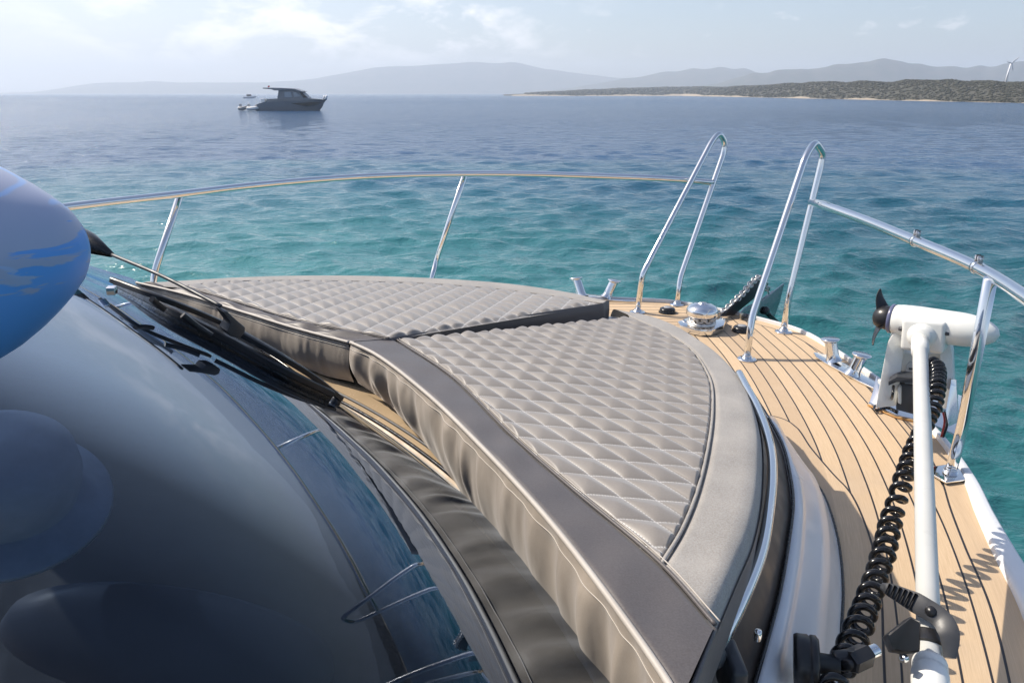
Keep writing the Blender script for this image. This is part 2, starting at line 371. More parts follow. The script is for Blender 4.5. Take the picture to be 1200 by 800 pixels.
def skirt(name, A, drop, m_, parent, n=420, k=26, amp=.006, seed=3, inw=.0, freq=(30, 95)):
    """hanging side of the cushion with soft vertical puckers"""
    a = spline(A, n); r = np.random.default_rng(seed); s = np.linspace(0, 1, n); t = np.linspace(0, 1, k)
    T = np.gradient(a[:, :2], axis=0); T /= np.linalg.norm(T, axis=1)[:, None]; Nn = np.stack([T[:, 1], -T[:, 0]], 1)
    if (Nn[:, 0] > 0).mean() > .5: Nn = -Nn                       # points aft
    comp = [(r.uniform(*freq), r.uniform(0, 6.28), r.uniform(-2.6, 2.6), r.uniform(.4, 1)) for _ in range(9)]
    G = np.zeros((n, k, 3))
    env = .45 + .55 * (.5 + .5 * np.sin(s * 17 + seed))
    fine = [(r.uniform(110, 260), r.uniform(0, 6.28), r.uniform(-4, 4)) for _ in range(6)]; env2 = np.clip(np.sin(s * 31 + seed) + np.sin(s * 13.7), 0, 2) / 2
    for j, tt in enumerate(t):
        w = .32 * env2 * sum(np.sin(c[0] * s + c[1] + c[2] * tt) for c in fine) / 2.4 + sum(c[3] * np.sin(c[0] * s + c[1] + c[2] * tt) for c in comp) / 3.2
        bulge = .010 * math.sin(math.pi * min(1, tt * 1.05)) - inw * tt + amp * env * w * min(1, tt / .14) * (.25 + .75 * math.sin(math.pi * (.15 + .8 * tt)))
        G[:, j, :2] = a[:, :2] + Nn * bulge[:, None]
        G[:, j, 2] = a[:, 2] - .004 - np.interp(s, [0, .25, .5, 1], np.array((.82, 1, 1.25, 1.3)) if name == 'skirt' and drop > .11 else (1, 1, 1, 1)) * drop * tt + .003 * w * tt
    V = Wn(G.reshape(-1, 3)); o = MB().grid(V.reshape(n, k, 3)).build(name, m_, parent)
    L_ = G[:, 2].copy(); L_[:, :2] += Nn * .0006; MB().tube(Wn(L_), .0008, 6).build('stitch_line', M['piping'], o)
    return o
def pipe(name, A, r, m_, parent, dz=.002, n=200):
    a = spline(A, n).copy(); a[:, 2] += dz
    return MB().tube(Wn(a), r, 8).build(name, m_, parent)
# ---- starboard cushion
sc = thing('sun_pad_cushion', 'nearer quilted sun pad cushion in front of the split, with a suede edge band', 'cushion', W(1.0, .5, .2), 'sun pad cushions on the foredeck')
aft = np.vstack([sS1])
band('aft_band', sA, sS1, M['dark_vinyl'], sc, n=200, k=26, puff=.006, wave=.0012, seed=4)
quilted('quilted_panel', sS1q, sS2, sc, 1, 470, 430, .0112)
band('edge_band', sS2, sO, M['suede'], sc, n=220, k=24, puff=.007, roundB=.028, wave=.0008, seed=8)
# the piece of suede beside the outer end of the charcoal band
G3 = [on_pad(775, 662), on_pad(806, 697), on_pad(838, 733)]
skirt('skirt', sA, .125, M['skirt'], sc, amp=.0125, seed=12, inw=.012, freq=(28, 110))
o_ = spline(sO, 160); e_ = spline(sEnd, 30)
wall = np.vstack([o_, e_[1:]])
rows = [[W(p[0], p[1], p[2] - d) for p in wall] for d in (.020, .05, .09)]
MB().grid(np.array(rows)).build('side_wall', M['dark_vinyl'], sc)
pipe('aft_piping', sA, .0042, M['piping'], sc)
pipe('seam', sS1, .0026, M['dark_vinyl'], sc, .002)
pipe('seam', sS1 + np.array((.006, .002, 0)), .0009, M['piping'], sc, .0036)
pipe('seam', sS2, .0028, M['suede'], sc, .002)
pipe('end_piping', sEnd, .0030, M['dark_vinyl'], sc, -.004, 30)
und = np.vstack([spline(sA, 60) + (.06, -.03, 0), e_[::-1], o_[::-1]]); cz = und.mean(0)
V = [W(p[0], p[1], p[2] - .085) for p in und]
mb = MB(); mb.V = [tuple(v) for v in V] + [tuple(W(1.1, .45, .215))]; mb.F = [(i, (i + 1) % len(V), len(V)) for i in range(len(V))]
mb.build('underside', M['under'], sc)
# ---- port cushion
pc = thing('sun_pad_cushion', 'farther quilted sun pad cushion beyond the split, its inner edge raised above the other cushion', 'cushion', W(1.0, -.5, .2), 'sun pad cushions on the foredeck')
band('aft_band', pA, np.vstack([pS1, pA[-1:]]), M['dark_vinyl'], pc, n=200, k=24, puff=.006, wave=.0045, seed=2)
quilted('quilted_panel', np.vstack([pSplit[::-1][:0], pS1]), pS2, pc, -1, 470, 400, .0105)
band('edge_band', np.vstack([pS2, pA[-1:]]), pO, M['suede'], pc, n=220, k=18, puff=.005, roundB=.02)
skirt('skirt', pA, .105, M['skirt'], pc, amp=.0045, seed=9, inw=.008, freq=(12, 40))
o_ = spline(pO, 160)
rows = [[W(p[0], p[1], p[2] - d) for p in o_] for d in (.014, .05, .09)]
MB().grid(np.array(rows)).build('side_wall', M['dark_vinyl'], pc)
# face along the split: from the raised inner edge down past the other cushion
sp = np.vstack([spline(np.array([pA[0], pS1[0]]), 12)[:-1], spline(pSplit, 80), spline(np.array([pS2[0], pO[0]]), 8)[1:]])
rows = []
for d, off in ((-.002, .0), (.004, .004), (.03, .006), (.075, .004)): rows.append([W(p[0], p[1] + off, p[2] - d) for p in sp])
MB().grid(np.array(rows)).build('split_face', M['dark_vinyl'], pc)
pipe('aft_piping', pA, .0042, M['piping'], pc)
pipe('seam', pS1, .0024, M['dark_vinyl'], pc)
pipe('seam', pS1 + np.array((.006, 0, 0)), .0009, M['piping'], pc, .0034)
pipe('seam', pS2, .0022, M['suede'], pc)
# ---- coachroof under the cushions
ring = np.vstack([spline(sA, 60)[:, :2] + (.13, -.02), spline(sO, 90)[::-1][:, :2], spline(pO, 90)[:, :2], spline(pA, 50)[::-1][:, :2] + (.13, .02)])
cen = np.array((1.15, 0.0)); ring = cen + (ring - cen) * .985
rows = []
for k, z in ((1.0, 0.0), (.985, .12), (.975, .19)): rows.append([W(*(cen + (p - cen) * k), z) for p in ring])
mb = MB().grid(np.array(rows), cv=True)
nn = len(ring); n0 = len(mb.V); mb.V.append(tuple(W(1.15, 0, .20))); mb.F += [(2 * nn + i, 2 * nn + (i + 1) % nn, n0) for i in range(nn)]
mb.build('coachroof', M['gelcoat'], yacht)
# starboard coachroof side: handrail gutter, tinted window, white moulding down to the deck
RAILL = [(866, 437), (874, 452), (886, 474), (897, 502), (903.5, 529), (905, 556), (902, 592), (892, 647), (868, 707), (838, 765)]
rail = np.array([uvz(x, y, .262) for x, y in RAILL])
win_o = np.array([uvz(x, y, .135) for x, y in [(880, 462), (901, 496), (916, 526), (923, 556), (927, 592), (922, 635), (910, 701), (898, 746), (883, 797)]])
ext = lambda P, k: np.vstack([P, P[-1] + (P[-1] - P[-2]) * k])
rail_x = ext(rail, 4.0); win_x = ext(win_o, 4.0)
foot_s = np.column_stack([FOOT, np.zeros(len(FOOT))])
foot_s = foot_s[8:80]
n = 120
a = spline(rail_x - np.array((0, .016, .05)), n); b = spline(win_x, n); c = spline(foot_s, n)
MB().grid(np.array([[W(*p) for p in (a * (1 - t) + b * t + np.array((0, 0, .004 * math.sin(math.pi * t))))] for t in np.linspace(0, 1, 7)])).build('side_window', M['tint'], yacht)
MB().tube(Wn(b + np.array((.002, .003, .006))), .0036, 8).build('window_seal', M['rubber'], yacht)
rows = []
for t, up in ((0, 0), (.02, .006), (.10, .012), (.22, .011), (.25, .004), (.30, .0), (.55, .006), (.72, .014), (.76, .010), (.90, .0), (1, 0)):
    p = b * (1 - t) + c * t; p[:, 2] = .135 * (1 - t ** 1.7) + up; rows.append(Wn(p))
MB().grid(np.array(rows)).build('side_moulding', M['gelcoat'], yacht)
MB().tube(Wn(c + np.array((0, .001, .001))), .0035, 8).build('deck_seal', M['rubber'], yacht)
hr = thing('handrail', 'curved polished steel handrail wrapped close round the outer edge of the nearer cushion', 'handrail', W(1.0, 1.0, .2))
rr = spline(rail, 160)
MB().tube(Wn(rr), .0090, 16).build('rail_tube', M['chrome'], hr)
cap = W(*rr[-1]); dirn = W(*rr[-1]) - W(*rr[-4]); dirn /= np.linalg.norm(dirn)
MB().lathe([(0.0, -.004), (.0125, -.004), (.0135, 0), (.0135, .012), (.011, .018), (0, .020)], cap, dirn, 24).build('end_cap', M['graphite'], hr)
mb = MB(); mb.box(cap + np.array((.022, -.002, -.03)), (.010, 0, 0), (0, .030, 0), (0, 0, .03), .006)
mb.build('bracket', M['graphite'], hr)
for k in (150,):
    q = W(*rr[k]); MB().lathe([(0, .004), (.004, .004), (.005, 0), (.005, -.01)], q + np.array((.035, -.006, -.005)), n=14).build('screw', M['chrome'], hr)
# ------------------------------------------------------------------ windscreen: a raked, curved sheet of dark tinted glass
ZB = .1796
def zbase(v): return ZB + .105 * np.maximum(-v, 0) ** 1.0 * smooth(-v / .3)
def glass_u(v, z):
    h = z - zbase(v)
    c = np.where(v > 0, .2046 + .228 * h, .055 + .30 * h)
    return .8486 - h / .9946 - .5506 * h * h - c * v * v + .3318 * v * h
def glass_hit(px, py, off=0.0):
    r = ray(px, py); t0 = .2
    f = lambda t: (lambda P: UV(P)[0] - glass_u(np.array(UV(P)[1]), P[2]) - off * 1.3)(EYEP + r * t)
    ts = np.linspace(.15, 4.5, 900); fs = np.array([f(t) for t in ts])
    k = np.where((fs[:-1] * fs[1:] < 0))[0]
    if not len(k): return None
    k = k[0]; lo, hi = ts[k], ts[k + 1]
    for _ in range(40):
        m_ = .5 * (lo + hi)
        if f(lo) * f(m_) <= 0: hi = m_
        else: lo = m_
    return EYEP + r * lo
vv = np.linspace(-1.28, 1.26, 150); hh = np.concatenate([[-.03], np.linspace(0, .66, 90)])
rows = [[W(float(glass_u(np.array(v), zbase(v) + h)), v, float(zbase(v) + h)) for v in vv] for h in hh]
def f_glass(t, b):
    out = t.n['Material Output']
    lw = t.new('ShaderNodeLayerWeight', Blend=.5); fr = t.new('ShaderNodeValToRGB', i0=lw.outputs['Facing']); cr = fr.color_ramp   # hand-set reflection curve imitating a polarising filter: dim face on, mirror-like at a slant
    for k, (x, y) in enumerate(((.30, .008), (.45, .022), (.58, .075), (.70, .38), (.80, .45), (1.0, 1.0))):
        e = cr.elements[k] if k < 2 else cr.elements.new(x)
        e.position = x; e.color = (y, y, y, 1)
    tr = t.new('ShaderNodeBsdfTransparent', Color=(.20, .26, .36, 1))
    gl = t.new('ShaderNodeBsdfGlossy', Color=(.76, .86, 1.0, 1), Roughness=.010)
    n = t.noise(t.obj(), 2.2, 2, .5); nb = t.bump(n, .006, .25); t.set(gl, 'Normal', nb)
    mx = t.new('ShaderNodeMixShader', i0=fr.outputs[0], i1=tr.outputs[0], i2=gl.outputs[0])
    t.l.new(mx.outputs[0], out.inputs[0])
M['glass'] = mat('tinted_windscreen_glass', fn=f_glass)
MB().grid(np.array(rows)).build('windscreen', M['glass'], yacht)
# tan cowl ledge and the rubber seals along the foot of the glass
vb = np.linspace(-.92, 1.06, 120)
def basept(v, du, dz): return W(float(glass_u(np.array(v), zbase(v))) + du, v, float(zbase(v)) + dz)
MB().grid(np.array([[basept(v, du, dz) for v in vb] for du, dz in ((-.012, .004), (-.004, .013), (.012, .016), (.05, .020), (.10, .022), (.17, .024))])).build('cowl', M['tan'], yacht)
MB().tube(np.array([basept(v, .000, .016) for v in vb]), .0042, 10).build('screen_seal', M['rubber'], yacht)
MB().tube(np.array([basept(v, .021, .019) for v in vb]), .0034, 10).build('screen_seal', M['graphite'], yacht)
# below the glass: helm console, seen dimly through it
M['dash'] = mat('dark_dashboard', (.012, .014, .020), .8, fn=wear((.012, .014, .02), .3, 5, .7, .9))
def f_weave(t, b):
    w = t.new('ShaderNodeTexWave', Scale=42.0); t.set(w, 'Vector', t.scale(t.obj(), (1, 1, 1), (0, 0, R(30))))
    t.set(b, 'Base__Color', t.mix(w.outputs[0], (.02, .022, .026), (.09, .095, .105)))
M['weave'] = mat('carbon_weave', rough=.4, fn=f_weave)
rows = [[W(float(glass_u(np.array(v), zbase(v) + h)) - .02 - dn, v, float(zbase(v) + h) - .02 - dn) for v in np.linspace(-1.2, 1.15, 60)] for h, dn in ((.0, .0), (.05, .06), (.16, .12), (.3, .17), (.42, .21), (.42, .5), (.3, .8))]
MB().grid(np.array(rows)).build('dashboard', M['dash'], yacht)
# ================================================================== guard rails, one each side, each ending in a tall hoop at the bow gate
def foot_plate(q, parent, r=.034, ax=(0, 0, 1)):
    MB().lathe([(0, .0005), (r, .0005), (r, .004), (r * .8, .0055), (r * .5, .006), (r * .48, .014), (r * .40, .015), (0, .015)], q, ax, 28).build('foot_plate', M['chrome'], parent)
TR = .0125
pr = thing('guard_rail', 'polished steel guard rail running behind the sun pad to the left tall hoop', 'guard rail', W(1.8, -1.3, 0), 'guard rails round the foredeck')
hA = fillet([pz(747, 366, 0), pv(752.5, 322, -.30), pv(834, 166, -.30), pv(843, 155, -.295), pv(850, 168, -.285), pv(848, 180, -.285), pv(797, 326, -.28), pz(793.5, 357, 0)], .035, 7)
MB().tube(hA, TR, 16).build('gate_hoop', M['chrome'], pr)
foot_plate(pz(747, 366, 0), pr); foot_plate(pz(793.5, 357, 0), pr)
pts = [pv(836, 214, -.283), pz(790, 210, .535), pz(700, 206.3, .545), pz(620, 203.8, .55), pz(545, 203.5, .55), pz(470, 205, .55), pz(400, 208.5, .55), pz(300, 217, .55), pz(210, 227.5, .55), pz(95, 240.5, .55), pz(-60, 262, .55), pz(-400, 320, .54)]
MB().tube(spline(pts, 140), .0135, 16).build('top_rail', M['chrome'], pr)
def post(top, low, foot, parent, r=TR):
    mb = MB().tube(fillet([top, low, foot], .05, 8), r, 16); mb.build('post', M['chrome'], parent)
    foot_plate(foot, parent)
t = pz(545, 204, .545); f = np.array(W(2.150, -1.28, .0))
post(t, pz(511, 306, .11), f, pr)
t = pz(211, 228, .545); l = pz(180, 322, .27); f = l + np.array((-.03, -.05, -.27)); post(t, l, f, pr)
sr = thing('guard_rail', 'polished steel guard rail passing above the white motor, starting at the right tall hoop', 'guard rail', W(1.8, 1.1, 0), 'guard rails round the foredeck')
hB = fillet([pz(875, 421, 0), pv(881, 372, .29), pv(944, 183, .275), pv(955, 166, .27), pv(964.5, 180, .262), pv(962, 194, .262), pv(925, 345, .26), pz(918, 389, 0)], .035, 7)
MB().tube(hB, TR, 16).build('gate_hoop', M['chrome'], sr)
foot_plate(pz(875, 421, 0), sr); foot_plate(pz(918, 389, 0), sr)
ptsB = [pv(950.5, 237, .262), pz(965, 240.5, .548), pz(1010, 256.5, .545), pz(1072, 282, .54), pz(1130, 306.5, .535), pz(1160, 321.5, .532), pz(1200, 347, .53), pz(1300, 420, .53), pz(1600, 660, .52)]
MB().tube(spline(ptsB, 140), .0135, 16).build('top_rail', M['chrome'], sr)
t = pz(1161, 326, .53); f = pz(1113, 556, .004); post(t, pz(1127, 505, .105), f, sr, .0135)
MB().box(f + np.array((-.004, .0, .003)), (.042, .01, 0), (-.01, .036, 0), (0, 0, .003), .002).build('foot_plate', M['chrome'], sr)
for k, (x, y) in enumerate(((1073, 281), (1145, 310))):
    pB = spline(ptsB, 600); kB = int(np.argmin([abs(pd(x, y, 1)[0] / (ray(x, y) @ np.array((0, CP, -SP))) - p_[0] / ((p_ - EYEP) @ np.array((0, CP, -SP)))) for p_ in pB])); q = pB[kB] + np.array((0, 0, .013)); lab = ('small steel clip on the right guard rail, midway between hoop and post', 'small steel clip on the guard rail beside the top of the rail post')[k]
    o = thing('rail_clip', lab, 'rail clip', q, 'clips on the guard rail')
    d = pB[kB + 3] - pB[kB - 3]; d /= np.linalg.norm(d)
    mb = MB().lathe([(.0136, -.006), (.0152, -.006), (.0152, .006), (.0136, .006)], q - np.array((0, 0, .013)), d, 20); mb.build('collar', M['chrome'], o)
    mb = MB(); n_ = np.array((-d[1], d[0], 0)); n_ /= np.linalg.norm(n_)
    for s_ in (-.005, .005): mb.box(q + d * s_ + np.array((0, 0, .006)), d * .0018, n_ * .005, (0, 0, .008), .001)
    mb.tube([q + np.array((0, 0, .008)) - d * .010, q + np.array((0, 0, .008)) + d * .010], .003, 10)
    mb.build('lug', M['chrome'], o)
# ================================================================== mooring bollards
def bollard(label, b1, t1, b2, t2, m1, m2):
    base = (np.array(b1) + b2) / 2; o = thing('mooring_bollard', label, 'bollard', base, 'mooring bollards at the deck edge')
    e = np.array(m2) - m1; e /= np.linalg.norm(e); n_ = np.array((-e[1], e[0], 0)); c = (np.array(m1) + m2) / 2
    L = np.linalg.norm(np.array(m2) - m1) / 2
    poly = [c + e * L * a + n_ * .030 * w for a, w in ((-1, -.25), (-.8, -.8), (-.5, -1), (.5, -1), (.8, -.8), (1, -.25), (1, .25), (.8, .8), (.5, 1), (-.5, 1), (-.8, .8), (-1, .25))]
    MB().prism([p + np.array((0, 0, .001)) for p in poly], (0, 0, .007), .002).build('base_plate', M['chrome'], o)
    for b, t in ((b1, t1), (b2, t2)):
        ax = np.array(t) - b; h = np.linalg.norm(ax); cz_ = ax / h * .35 + np.array((0, 0, .65)); top_ = np.array(t)
        p = MB().lathe([(.029, .004), (.026, .010), (.0218, .018), (.0208, .03), (.0208, h - .004)], b, ax, 28).build('post', M['chrome'], o)
        c_ = MB().lathe([(0, -.010), (.022, -.009), (.0305, -.002), (.0315, .001), (.029, .004), (0, .0045)], top_, cz_, 28).build('cap', M['chrome'], o)
        c_.parent = p
bollard('pair of polished steel mooring posts leaning apart on the deck edge beside the white motor', pz(977, 424, .004), pz(973, 398, .082), pz(998, 440, .004), pz(1010, 416, .078), pz(955, 415, 0), pz(1040, 461, 0))
bollard('pair of polished steel mooring posts leaning apart behind the sun pad tip', pz(683, 350, .004), pz(675, 326, .088), pz(710, 350, .004), pz(720, 329, .085), pz(655, 345, 0), pz(745, 354, 0))
# ================================================================== windlass, chain, bow roller, foot switches
wb = pz(821, 386, 0)
wl = thing('windlass', 'polished steel dome-topped anchor windlass on the teak foredeck between the two bow gate hoops', 'windlass', wb)
fw = np.array((K, K, 0)); sd = np.array((K, -K, 0))
poly = [wb + fw * a + sd * b for a, b in ((-.085, -.045), (-.085, .045), (-.05, .08), (.04, .08), (.13, .04), (.135, -.03), (.05, -.08), (-.05, -.08))]
MB().prism([p + np.array((0, 0, .001)) for p in poly], (0, 0, .028), .008).build('base_plate', M['chrome'], wl, auto=30)
MB().lathe([(.058, .028), (.058, .036), (.040, .040), (.036, .050), (.040, .058), (.05, .061)], wb, n=32).build('chain_wheel', M['chain'], wl)
MB().lathe([(.0, .060), (.060, .060), (.0625, .064), (.0625, .080), (.060, .089), (.050, .100), (.033, .107), (.014, .110), (.014, .113), (0, .113)], wb, n=40).build('drum_cap', M['chrome'], wl)
def chain(P, step, L, wd, r):
    P = np.array(P); s = np.linalg.norm(np.diff(P, axis=0), axis=1).sum(); n = int(s / step); Q = resample(P, n); mb = MB()
    T = np.gradient(Q, axis=0); T /= np.linalg.norm(T, axis=1)[:, None]
    for k in range(n):
        up = np.array((0, 0, 1.0)); s_ = np.cross(T[k], up); s_ /= np.linalg.norm(s_); up = np.cross(s_, T[k]); n_ = s_ * .8 + up * .6 if k % 2 else up * .8 - s_ * .6
        ang = np.linspace(0, 2 * math.pi, 17)
        ring = [Q[k] + T[k] * (math.cos(a) * L * .5 + np.sign(math.cos(a)) * 0) + n_ * math.sin(a) * wd * .5 for a in ang]
        mb.tube(ring, r, 6, cap=False)
    return mb
ang = np.linspace(-2.6, 1.0, 30)
wrap = [wb + np.array((math.cos(a) * .050, math.sin(a) * .050, .050)) for a in ang]
out = [wb + fw * .07 + sd * -.02 + np.array((0, 0, .05)), pv(846, 366, -.01), pv(868, 346, .0), pv(890, 325, .0), pv(896, 330, .0) + np.array((.03, .03, -.05))]
ch = thing('anchor_chain', 'grey steel anchor chain wound on the windlass and rising over the bow', 'chain', wb)
chain(wrap, .014, .024, .018, .0032).build('wound_links', M['chain'], ch)
chain(spline(out, 80), .017, .030, .024, .0042).build('run_links', M['chain'], ch)
ab = W(2.83, .03, -.02)
an = thing('anchor', 'polished dark steel anchor with a broad angled plate stowed over the bow', 'anchor', ab)
sh = [pv(845, 370, .0), pv(858, 369, .0), pv(897, 337, .0), pv(893, 324, .0), pv(886, 330, .0)]
M['anchor'] = mat('polished_anchor_steel', (.30, .33, .34), .12, 1.0, fn=lambda t, b: t.set(b, 'Roughness', t.ramp(t.noise(t.obj(), 18, 4), .3, .7, .07, .22)))
M['darksteel'] = mat('dark_steel', (.06, .06, .065), .35, .7)
MB().prism([p - sd * .008 for p in sh], sd * .016, .002).build('shank', M['darksteel'], an, auto=30)
pl = [pv(866, 367, .055), pv(872, 360, .055), pv(893, 351, .055), pv(918, 331.5, .055), pv(913, 352, .055), pv(904, 378, .055), pv(888, 380, .055), pv(868, 376, .055)]
MB().prism(pl, sd * .006 + np.array((0, 0, 0)), .0015).build('fluke_plate', M['anchor'], an, auto=30)
pl = [p - sd * .115 for p in pl]
MB().prism([pv(872, 366, -.06), pv(893, 349, -.06), pv(905, 340, -.06), pv(900, 366, -.06)], sd * .006, .0015).build('fluke_plate', M['anchor'], an, auto=30)
q = pv(897, 364, .066); mb = MB().lathe([(0, .012), (.014, .012), (.018, .006), (.018, -.006), (0, -.006)], q, sd, 20); mb.tube([q, pv(905, 371, .07), pv(917, 382, .07)], .006, 8)
mb.build('roller_pin', M['black'], an)
for k, (x, y) in enumerate(((782, 366), (869, 388))):
    q = pz(x, y, 0); o = thing('foot_switch', ('round black deck foot switch left of the windlass, beside the left tall hoop', 'round black deck foot switch right of the windlass, beside the right tall hoop')[k], 'foot switch', q, 'windlass foot switches')
    MB().lathe([(0, .0005), (.038, .0005), (.038, .004), (.033, .008), (.034, .014), (.031, .019), (.021, .022), (0, .0225)], q, n=32).build('rubber_dome', M['rubber'], o)
    MB().lathe([(0, .0222), (.017, .0222), (.018, .0235), (.017, .025), (0, .0255)], q, n=28).build('button_cap', mat('grey_cap', (.3, .31, .33), .4), o)
# ================================================================== bow-mount electric motor with its shaft
tb = pz(1068, 490, 0)
tm = thing('trolling_motor', 'white electric trolling motor on its bow mount, long white shaft lying over the deck', 'trolling motor', tb)
DM = 1.93
mc = lambda x, y, d=0.0: pd(x, y, DM + d)
# mount housing: two tapered cheeks with a recess between
def slab(P, th, name, m_, bev=.004, par=tm): return MB().prism(P, th, bev).build(name, m_, par, auto=35)
back = ray(1075, 440); back = np.array((back[0], back[1], 0)); back /= np.linalg.norm(back)
slab([mc(1026, 478), mc(1028, 466), mc(1040, 402), mc(1047, 390), mc(1062, 388), mc(1058, 420), mc(1050, 476)], back * .10, 'mount_cheek', M['motor'])
slab([mc(1100, 478, -.05), mc(1102, 400, -.03), mc(1113, 399, -.03), mc(1117, 420, -.04), mc(1119, 470, -.06), mc(1112, 480, -.06)], back * .10, 'mount_cheek', M['motor'])
slab([mc(1056, 462, .03), mc(1056, 414, .03), mc(1104, 414, .0), mc(1104, 468, .0)], back * .06, 'mount_back', M['motor'])
slab([mc(1060, 452, .022), mc(1062, 428, .022), mc(1066, 423, .022), mc(1078, 423, .022), mc(1078, 452, .022)], back * .006, 'badge_panel', mat('pale_grey_panel', (.55, .56, .56), .4), .002)
for k in range(3):
    slab([mc(1065, 431 + 6 * k, .018), mc(1074, 431.6 + 6 * k, .018), mc(1074, 433.6 + 6 * k, .018), mc(1065, 433 + 6 * k, .018)], back * .002, 'badge_mark', M['graphite'], 0)
slab([mc(1041, 452, -.03), mc(1041, 447, -.03), mc(1051, 441, -.03), mc(1074, 443, -.05), mc(1074, 450, -.05), mc(1051, 447.5, -.03)], back * .05, 'latch_handle', M['graphite'], .002)
slab([mc(1050, 470, .02), mc(1050, 449, .02), mc(1073, 452, .01), mc(1073, 486, .01), mc(1050, 480, .01)], back * .03, 'latch_recess', M['graphite'], .002)
slab([mc(1052, 472, -.01), mc(1052, 455, -.01), mc(1054, 452, -.01), mc(1056, 455, -.01), mc(1056, 474, -.01)], back * .02, 'latch_bar', M['motor'], .002)
slab([pz(1018, 474, .002), pz(1023, 458, .03), pz(1027, 440, .06), pz(1033, 470, .02), pz(1030, 480, .002)], back * .004 + np.array((0, 0, 0)), 'side_bracket', M['chrome'], .001)
slab([mc(1108, 482, -.09), mc(1114, 450, -.09), mc(1121, 452, -.08), mc(1124, 494, -.08), mc(1112, 500, -.09)], back * .05, 'side_bracket', M['chrome'], .002)
bp = [pz(1017, 474, .0015), pz(1050, 488, .0015), pz(1086, 496, .0015), pz(1122, 512, .0015), pz(1140, 470, .0015), pz(1052, 440, .0015)]
slab(bp, (0, 0, .006), 'base_plate', M['chrome'], .0015)
MB().tube([pz(1017, 474.5, .004), pz(1050, 489, .004), pz(1086, 497, .004)], .0024, 6).build('sealant_line', M['copper'], tm)
# motor pod
pL, pR = mc(1047, 373.5, .02), mc(1172, 393, -.14); ax = pR - pL; L = np.linalg.norm(ax); r0 = .043
MB().lathe([(0, 0), (.036, 0), (.0385, .004), (r0 * .96, .02), (r0, .06)] + [(r0, L * q) for q in (.35, .5, .62)] + [(r0 * math.sqrt(max(0, 1 - q * q)) if q < 1 else 0, L * (.62 + .38 * q)) for q in np.linspace(.08, 1, 16)], pL, ax, 40).build('motor_pod', M['motor'], tm)
u_ = ax / L
MB().lathe([(.0385, .001), (.0395, -.001), (.0395, -.006), (.0375, -.008), (0, -.009)], pL, ax, 36).build('seal_ring', mat('blue_grey_ring', (.12, .13, .22), .3), tm)
pp = MB().lathe([(.031, -.008), (.033, -.014), (.031, -.03), (.024, -.044), (.012, -.05), (0, -.051)], pL, ax, 28).build('propeller_hub', M['black'], tm)
def blade(tip, root, wd, name='propeller_blade'):
    tip, root = np.array(tip), np.array(root); d = tip - root; nrm = np.cross(d, u_); nrm /= np.linalg.norm(nrm)
    G = []
    for t in np.linspace(0, 1, 10):
        w_ = wd * (1 - .55 * t) * math.sqrt(max(.02, 1 - t ** 4)); tw = .9 - .6 * t; c = root + d * t - u_ * .012 * math.sin(t * 2)
        e = nrm * math.cos(tw) + u_ * math.sin(tw); f = np.cross(e, d / np.linalg.norm(d))
        G.append([c + e * w_ * math.cos(a) + f * .0022 * math.sin(a) for a in np.linspace(0, 2 * math.pi, 14, endpoint=False)])
    MB().grid(np.array(G), cv=True).build(name, M['black'], tm)
hc = pL - u_ * .025
blade(mc(1036.5, 339, .03), hc + np.array((0, 0, .018)), .022); blade(mc(1028, 405, -.02), hc - np.array((0, 0, .018)), .022)
# clamp block and swivel boss where the shaft meets the pod
c0, cx, cy = mc(1084, 391, -.045), None, None
vx = mc(1104, 393, -.07) - mc(1064, 389, -.02); vx /= np.linalg.norm(vx); vz = np.array((0, 0, 1.0)) - vx * vx[2]; vz /= np.linalg.norm(vz); vy = np.cross(vz, vx)
MB().box(c0, vx * .050, vy * .030, vz * .042, .010).build('clamp_block', M['motor'], tm)
sh0, sh1 = mc(1078, 398, -.07), pd(1090, 792, 1.03)
d_ = sh1 - sh0; Ls = np.linalg.norm(d_); d_ /= Ls
front = -vy if vy.dot(ray(1084, 391)) > 0 else vy
MB().lathe([(.034, -.004), (.034, .004), (.030, .007), (.027, .012), (.027, .016), (.023, .020), (.0, .022)], c0 + front * .028 - vx * .002, front, 32).build('swivel_boss', M['motor'], tm)
MB().tube([sh0 - d_ * .0, sh0 + d_ * .07, sh0 + d_ * .0705, sh0 + d_ * (Ls)], [.0205, .0205, .0170, .0170], 24).build('shaft', M['motor'], tm)
for q in (-1, 1):
    MB().lathe([(0, .006), (.005, .006), (.006, 0), (.006, -.004)], c0 + vx * .052 * q + vz * (.012) + front * .02, vx * q, 12).build('bolt', M['graphite'], tm)
# threaded white collar at the near end
cc = sh0 + d_ * (Ls - .02)
MB().lathe([(.0164, -.008), (.0222, -.006), (.0232, -.002), (.0232, .006), (.0212, .008), (.0232, .010), (.0245, .018), (.0245, .05), (.023, .20), (0, .20)], cc, d_, 32).build('shaft_collar', M['motor'], tm)
